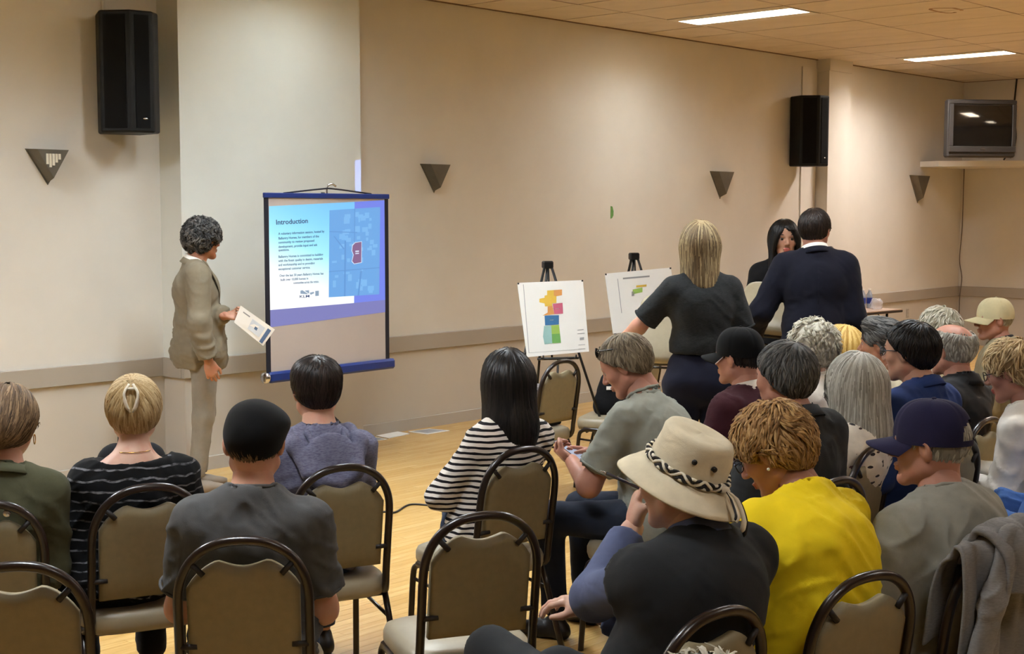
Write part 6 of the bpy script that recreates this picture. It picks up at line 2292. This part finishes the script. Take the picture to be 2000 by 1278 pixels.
# ------------------------------------------------------------------ people on their feet
def blazer_bits(c, mat='blazer'):
    nb, P, S = c['nb'], c['P'], c['S']
    for s in (-1, 1):
        pts = smooth_path([nb + np.array([s * 0.072, 0.030, 0.040]), nb + np.array([s * 0.080, 0.115, -0.03]), nb + np.array([s * 0.062, 0.160, -0.14]), nb + np.array([s * 0.030, 0.180, -0.27])], 5)
        ribbon(S, pts, [0.014, 0.016, 0.019, 0.022, 0.025, 0.028, 0.031, 0.034, 0.035, 0.033, 0.029, 0.024, 0.019, 0.014, 0.009, 0.003], 0.004, 'lapel', M[mat], c['root'])
    # flap pockets and the sleeve-side dart
    z = P[2] - 0.02
    for s in (-1, 1):
        pts = smooth_path([np.array([s * 0.20, -0.01, z]), np.array([s * 0.17, 0.08, z + 0.004]), np.array([s * 0.11, 0.16, z + 0.008])], 4)
        ribbon(S, pts, [0.020] * len(pts), 0.004, 'pocket_flap', M[mat], c['root'])


def seam_back(c, mat='suit'):
    nb, P, S = c['nb'], c['P'], c['S']
    pts = smooth_path([nb + np.array([0, -0.20, -0.03]), nb + np.array([0, -0.25, -0.25]), P + np.array([0, -0.25, 0.10]), P + np.array([0, -0.25, -0.08])], 6)
    ribbon(S, pts, [0.004] * len(pts), 0.003, 'back_seam', M[mat], c['root'], lift=0.007)


pres = person('presenter in a sand blazer and stone chinos holding a printed sheet', (397, 470), -72, depth=8.72, stand=True, skin='tan', hair='curly_men', hairmat=HM_['salt'], hn=900, hyaw=26, nod=2, lean=0.03, build=1.12, wide=1.02, shoulder=0.172, group='people standing', pants='chino', shoe='shoe_tan', res=0.011,
    top=dict(mat=M['blazer'], sl=1.94, flare=0.008, t=0.022, name='blazer', skirt=-0.02, hem=0.80, nr=0.072, vee=0.26, collar=(0.018, 0.074), under=M['white_shirt'], fold=0.013), extras=blazer_bits,
    arms=dict(r=dict(e=(0.275, -0.03, 1.10), w=(0.262, 0.03, 0.84), palm=(-1, 0.2, 0), h='relaxed'), l=dict(e=(0, 0, 0), w=(0, 0, 0), wpx=(440, 617, 8.62), pole=(-0.6, -0.6, -1), palm=(0.4, 0, 0.9), h='grip', f=(0.1, 0.9, -0.1))),
    legs=dict(kl=(-0.10, 0.03, 0.49), kr=(0.085, 0.0, 0.49), al=(-0.11, -0.02, 0.085), ar=(0.07, -0.05, 0.085)))


def sheet_at(corners_px, dep0, dep1, name, label, cat, prints=()):
    """a sheet held in the air: corners as seen, with their distances"""
    P = [at_depth(x, y, d) for (x, y), d in zip(corners_px, (dep0, dep1, dep1, dep0))]
    c = sum(P) / 4
    n = unit(np.cross(P[1] - P[0], P[3] - P[0]))
    if n @ (CAM - c) < 0: n = -n
    t = empty(name, tuple(c), 0, label, cat)
    def slab(nm, Q, m, o0, o1):
        V = [tuple(q - c + n * o) for o in (o0, o1) for q in Q]
        k = len(Q)
        MB().add(V, [tuple(range(k))[::-1], tuple(range(k, 2 * k))] + [(i, k + i, k + (i + 1) % k, (i + 1) % k) for i in range(k)]).build(nm, m, t)
    slab('sheet', P, M['paper'], -0.0008, 0)
    for nm, (u0, u1, v0, v1), m in prints:
        f = lambda u, v: P[0] * (1 - u) * (1 - v) + P[1] * u * (1 - v) + P[2] * u * v + P[3] * (1 - u) * v
        slab(nm, [f(u0, v0), f(u1, v0), f(u1, v1), f(u0, v1)], M[m], 0.0004, 0.0012)
    return t


M['print_steel'] = plain('print_steel_blue', (84, 110, 146), 0.7)
M['print_pale'] = plain('print_pale_blue', (206, 214, 222), 0.7)
sheet_at([(470, 597), (537, 644), (514, 676), (457, 630)], 8.55, 8.62, 'printed_sheet', 'printed sheet held out by the presenter', 'paper', [('picture', (0.40, 0.78, 0.22, 0.80), 'print_pale'), ('picture_bar', (0.84, 0.94, 0.15, 0.95), 'print_steel'), ('heading', (0.12, 0.32, 0.18, 0.25), 'print_grey'), ('site_mark', (0.55, 0.63, 0.45, 0.60), 'print_steel')])


def waist(c):
    P = c['P']


pW = person('woman standing in a dark heather short-sleeved top gripping a chair', (1366, 482), 8, depth=7.15, stand=True, sex='f', skin='fair', hair='lob', hairmat=HM_['longblonde'], hseed=5, hn=600, hyaw=-6, lean=0.05, group='people standing', pants='navy_cloth', res=0.011, wide=1.10, shoulder=0.156,
    top=dict(mat=M['grey_polo'], sl=0.80, flare=0.012, t=0.016, fold=0.006, hem=1.06),
    arms=dict(l=dict(e=(-0.33, 0.10, 1.17), w=(-0.44, 0.24, 1.05), f=(-0.2, 0.8, -0.5), palm=(0.7, 0, -0.7), h='grip'), r=dict(e=(0.23, 0.0, 1.16), w=(0.27, 0.20, 1.06), f=(0.1, 0.8, -0.6), palm=(-0.7, 0, -0.7), h='grip')))
pY = person('man in a midnight suit seen from behind, holding a chair', (1592, 450), -6, depth=7.9, stand=True, skin='ruddy', hair='short', hairmat=HM_['dark'], hn=500, nb=(0.0, -0.045, -0.155), hyaw=-26, lean=0.10, group='people standing', pants='suit', glasses=dict(mat=M['rim_black']), wide=1.08, build=1.1, shoulder=0.168,
    top=dict(mat=M['suit'], sl=1.94, flare=0.008, t=0.024, name='suit_jacket', skirt=-0.04, hem=0.80, nr=0.070, collar=(0.018, 0.074), fold=0.010, under=M['white_shirt']), extras=seam_back,
    arms=dict(l=dict(e=(-0.33, 0.05, 1.17), w=(-0.34, 0.26, 1.04), f=(-0.1, 0.8, -0.5), palm=(0.7, 0, -0.7), h='grip'), r=dict(e=(0.215, 0.0, 1.16), w=(0.20, 0.10, 0.92))))
pX = person('woman in a black suit with long black hair facing the camera', (1532, 468), 176, depth=8.75, stand=True, sex='f', skin='olive', hair='long_front', hairmat=HM_['black'], hn=500, hyaw=4, lean=0.02, group='people standing', pants='suit_black', shoulder=0.152, wide=1.0, fine=True,
    top=dict(mat=M['suit_black'], sl=1.94, flare=0.004, t=0.018, name='suit_jacket', skirt=0.0, hem=0.86, vee=0.16, collar=(0.014, 0.070), fold=0.004))

# chairs that the standing people handle, and the ones near the easels
def chair_seen(px, py, dep, yaw, label, z=0.0, tilt=None):
    p = at_depth(px, py, dep)
    return chair((p[0], p[1], z), rot_for(yaw), label, tilt=tilt)


def chair_held(px, py, dep, yaw, tx, ty, label):
    """a chair carried in the air: the middle of its seat is where it is seen"""
    p = at_depth(px, py, dep)
    Rc = np.array(Matrix.Rotation(rot_for(yaw), 3, 'Z') @ Matrix.Rotation(ty, 3, 'Y') @ Matrix.Rotation(tx, 3, 'X'))
    o = p - Rc @ np.array([0, 0, 0.44])
    return chair(o, rot_for(yaw), label, tilt=(tx, ty))


chair_held(1326, 640, 7.80, 84, 0.0, -1.15, 'banquet chair carried by the standing woman in the grey top')
chair_held(1522, 600, 8.35, 74, 0.12, -0.70, 'banquet chair carried in front of the man in the midnight suit')
prj = chair_from_apex(1100, 702, 48)
chair(prj, rot_for(48), 'banquet chair below the easel with the projector on it')
cb_ = on_z(1203, 812, 0.455)
chair((cb_[0], cb_[1]), rot_for(70), 'banquet chair by the second easel with a black bag on its seat')

# projector on a black box on that chair
pj = empty('projector', (prj[0] + heading(48)[0] * 0.03, prj[1] + heading(48)[1] * 0.03, SEAT_Z + 0.161), rot_for(48), 'grey projector resting on a black case on the chair below the easel', 'projector')
M['pj'] = plain('projector_grey', (112, 108, 110), 0.4)
MB().box(-0.15, 0.15, -0.11, 0.11, 0.0, 0.095, 0, 0.012).build('housing', M['pj'], pj)
MB().box(-0.153, 0.153, -0.112, 0.112, 0.036, 0.042).build('trim_line', M['paper'], pj)
MB().lathe([(0.034, 0.0), (0.034, 0.03), (0.028, 0.034), (0.026, 0.02)], 18, M=rot_xyz(-math.pi / 2, 0, 0)).build('lens', M['black_plastic'], pj, (0.06, 0.105, 0.05))
bx_ = empty('equipment_case', (prj[0] + heading(48)[0] * 0.02, prj[1] + heading(48)[1] * 0.02, SEAT_Z + 0.011), rot_for(48), 'black equipment case under the projector on the chair seat', 'case')
MB().box(-0.17, 0.17, -0.14, 0.14, 0.0, 0.15, 0, 0.01).build('case_body', M['black_plastic'], bx_)
MB().tube(smooth_path([(-0.05, 0.14, 0.09), (-0.045, 0.165, 0.09), (0.045, 0.165, 0.09), (0.05, 0.14, 0.09)], 4), 0.006, 6).build('handle', M['black_metal'], bx_)


def soft_bag(name, label, loc, rz, size, mat, strap=None, tagm=None):
    t = empty(name, loc, rz, label, 'bag')
    S = Soft()
    a, b, h_ = size
    S.cone((-a * 0.6, 0, b), (a * 0.6, 0, b), b, b, 0.03)
    S.cone((-a * 0.55, 0, b), (-a * 0.4, 0, h_ - b * 0.7), b, b * 0.7, 0.05).cone((a * 0.55, 0, b), (a * 0.4, 0, h_ - b * 0.7), b, b * 0.7, 0.05)
    S.ell((0, 0, h_ * 0.5), (a * 0.8, b * 0.95, h_ * 0.48), k=0.05)
    V, Q = S.surface(0.014)
    V = clothes_disp(V, normals_of(V, Q), 0.008, 3.3, 0, h_)
    V[:, 2] = np.maximum(V[:, 2], 0.0)
    link('bag_body', mesh_from('bag_body', V, Q, mat), t)
    MB().tube(smooth_path([(-a * 0.3, 0, h_ - 0.03), (-a * 0.22, 0, h_ + 0.07), (a * 0.22, 0, h_ + 0.07), (a * 0.3, 0, h_ - 0.03)], 5), 0.010, 8, flat=0.5).build('bag_handle', M['black_cloth'], t)
    if tagm: MB().box(-a * 0.45, -a * 0.18, -b * 0.98 - 0.004, -b * 0.9, h_ * 0.62, h_ * 0.70).build('bag_tag', tagm, t)
    return t


soft_bag('tote_bag', 'black bag on the chair seat by the second easel', (cb_[0], cb_[1], SEAT_Z + 0.011), rot_for(0), (0.15, 0.055, 0.27), M['black_cloth'], tagm=M['paper'])
bgp = at_depth(257, 900, 7.0)
soft_bag('backpack', 'black bag on the floor behind the woman with the claw clip', (bgp[0], bgp[1], 0), rot_for(20), (0.22, 0.12, 0.60), M['black_cloth'])

# phone and pen
jl, jr = pF['joints'][-1], pF['joints'][1]
ph_l = (jl[2] + jr[2]) / 2 + np.array([0, 0.075, 0.03])
phw = pF['R'] @ ph_l + pF['seat']
ph = empty('phone', tuple(phw), pF['rz'], 'black phone in the hands of the man in the sage t-shirt', 'phone')
ph.rotation_euler = (math.radians(28), 0, pF['rz'])
MB().box(-0.037, 0.037, -0.076, 0.076, -0.0045, 0.0045, 0, 0.003).build('phone_body', M['black_plastic'], ph)
MB().box(-0.033, 0.033, -0.07, 0.07, 0.0045, 0.0052).build('phone_screen', emit('phone_screen_glow', (190, 200, 225), 0.5), ph)
j = pG['joints'][-1]
pn_l = j[2] + j[3] * 0.11
pnw = pG['R'] @ pn_l + pG['seat']
pen = empty('pen', tuple(pnw), pG['rz'], 'slim grey pen in the hand of the man in the cream hat', 'pen')
d_ = unit((-0.75, 0.35, 0.40))
MB().tube([tuple(-d_ * 0.03), tuple(d_ * 0.10)], 0.0045, 8).build('pen_barrel', M['rim_gun'], pen)
MB().tube([tuple(d_ * 0.10), tuple(d_ * 0.118)], [0.0042, 0.001], 8).build('pen_tip', M['chrome'], pen)

# the chair behind the navy cap carries a grey hooded sweatshirt
sI = chair_from_apex(1950, 1062, 38)
chair(sI, rot_for(38), 'banquet chair draped with a grey hooded sweatshirt')
hs = empty('sweatshirt', (sI[0], sI[1], 0), rot_for(38), 'grey hooded sweatshirt draped over the chair behind the navy cap', 'sweatshirt', None)
M['heather'] = cloth('sweat_heather_grey', (128, 126, 124), mott=(116, 114, 112), wrinkle=0.4)


def drape(name, path, half, folds, amp, mat, parent, seed, th=0.012, nu=40, taper=0.0):
    """a cloth sheet laid along a path (y, z): folds deepen towards the hem"""
    P2 = smooth_path([(0, a, b) for a, b in path], 8)[:, 1:]
    m = len(P2)
    T = np.gradient(P2, axis=0); T /= np.linalg.norm(T, axis=1)[:, None]
    Nn = np.stack([-T[:, 1], T[:, 0]], 1)
    V = []
    for i in range(m):
        u = i / (m - 1)
        for j in range(nu + 1):
            w = -1 + 2 * j / nu
            x = half * w * (1 + taper * u) + 0.012 * math.sin(7 * u + seed)
            k = amp * (0.25 + u) * (math.sin(folds * w * math.pi + seed + 1.2 * math.sin(3 * u + seed)) * 0.6 + 0.5 * math.sin(folds * 2.1 * w * math.pi + 2 * seed))
            k += amp * 0.5 * float(vnoise(np.array([[x * 14 + seed, u * 6.0, seed]]))[0])
            drop = 0.05 * w * w * (1 if u < 0.35 else 0.3)
            V.append((x, P2[i, 0] + Nn[i, 0] * k, P2[i, 1] + Nn[i, 1] * k - drop))
    Fs = [(i * (nu + 1) + j, i * (nu + 1) + j + 1, (i + 1) * (nu + 1) + j + 1, (i + 1) * (nu + 1) + j) for i in range(m - 1) for j in range(nu)]
    o = MB().add(V, Fs, 0, True).build(name, mat, parent)
    sm = o.modifiers.new('thickness', 'SOLIDIFY'); sm.thickness = th; sm.offset = 0
    sb = o.modifiers.new('round', 'SUBSURF'); sb.levels = 1; sb.render_levels = 1
    return o


yb = lambda z: back_y(z)
drape('sweatshirt_body', [(yb(0.7) + 0.06, 0.68), (yb(0.85) + 0.06, 0.84), (yb(0.9) + 0.03, 0.925), (yb(0.9) - 0.03, 0.93), (yb(0.85) - 0.05, 0.84), (yb(0.7) - 0.055, 0.66), (yb(0.5) - 0.06, 0.44), (yb(0.4) - 0.07, 0.27)], 0.215, 3.0, 0.022, M['heather'], hs, 0.7)
drape('sweatshirt_hood', [(yb(0.9) + 0.05, 0.90), (yb(0.9) + 0.02, 0.955), (yb(0.9) - 0.05, 0.965), (yb(0.9) - 0.10, 0.90), (yb(0.9) - 0.105, 0.80)], 0.13, 2.0, 0.020, M['heather'], hs, 2.1, 0.02)
S = Soft()
S.chain([(-0.06, yb(0.9) - 0.075, 0.93), (-0.15, yb(0.8) - 0.10, 0.78), (-0.20, yb(0.6) - 0.11, 0.58), (-0.225, yb(0.5) - 0.12, 0.40), (-0.235, yb(0.45) - 0.12, 0.22)], [0.045, 0.045, 0.040, 0.036, 0.032], 0.02)
V, Q = S.surface(0.010)
V = V.copy()
V[:, 1] = (V[:, 1] - (-0.36)) * 0.55 - 0.352
V = clothes_disp(V, normals_of(V, Q), 0.016, 7.5, 0.2, 0.9)
link('sweatshirt_sleeve', mesh_from('sweatshirt_sleeve', V, Q, M['heather']), hs)

# the projector's beam: the edge of the picture that misses the screen falls on the pilaster corner
lens_w = np.array(pj.location) + heading(48) * 0.14 + np.array([0, 0, 0.05])
tgt = on_y(700, 345, PIL_Y)
ld = bpy.data.lights.new('projector_beam', 'SPOT')
ld.energy = 5.0
ld.spot_size = math.radians(10)
ld.spot_blend = 0.0
ld.shadow_soft_size = 0.004
ld.color = (0.22, 0.36, 1.0)
ld.use_nodes = True
nt = ld.node_tree
em_ = nt.nodes['Emission']
tc_ = nt.nodes.new('ShaderNodeTexCoord')
sx_ = nt.nodes.new('ShaderNodeSeparateXYZ')
nt.links.new(tc_.outputs['Normal'], sx_.inputs[0])
def nm(op, a, b):
    o = nt.nodes.new('ShaderNodeMath'); o.operation = op
    for i, x in enumerate((a, b)):
        if isinstance(x, (int, float)): o.inputs[i].default_value = x
        else: nt.links.new(x, o.inputs[i])
    return o.outputs[0]
ux = nm('ABSOLUTE', nm('DIVIDE', sx_.outputs[0], sx_.outputs[2]), 0)
uy = nm('ABSOLUTE', nm('DIVIDE', sx_.outputs[1], sx_.outputs[2]), 0)
mk = nm('MULTIPLY', nm('LESS_THAN', ux, 0.0125), nm('LESS_THAN', uy, 0.040))
nt.links.new(nm('MULTIPLY', mk, 60.0), em_.inputs['Strength'])
lo_ = bpy.data.objects.new('projector_beam', ld)
COL.objects.link(lo_)
lo_.location = lens_w
dv = Vector(tgt - lens_w)
lo_.rotation_euler = dv.to_track_quat('-Z', 'Y').to_euler()
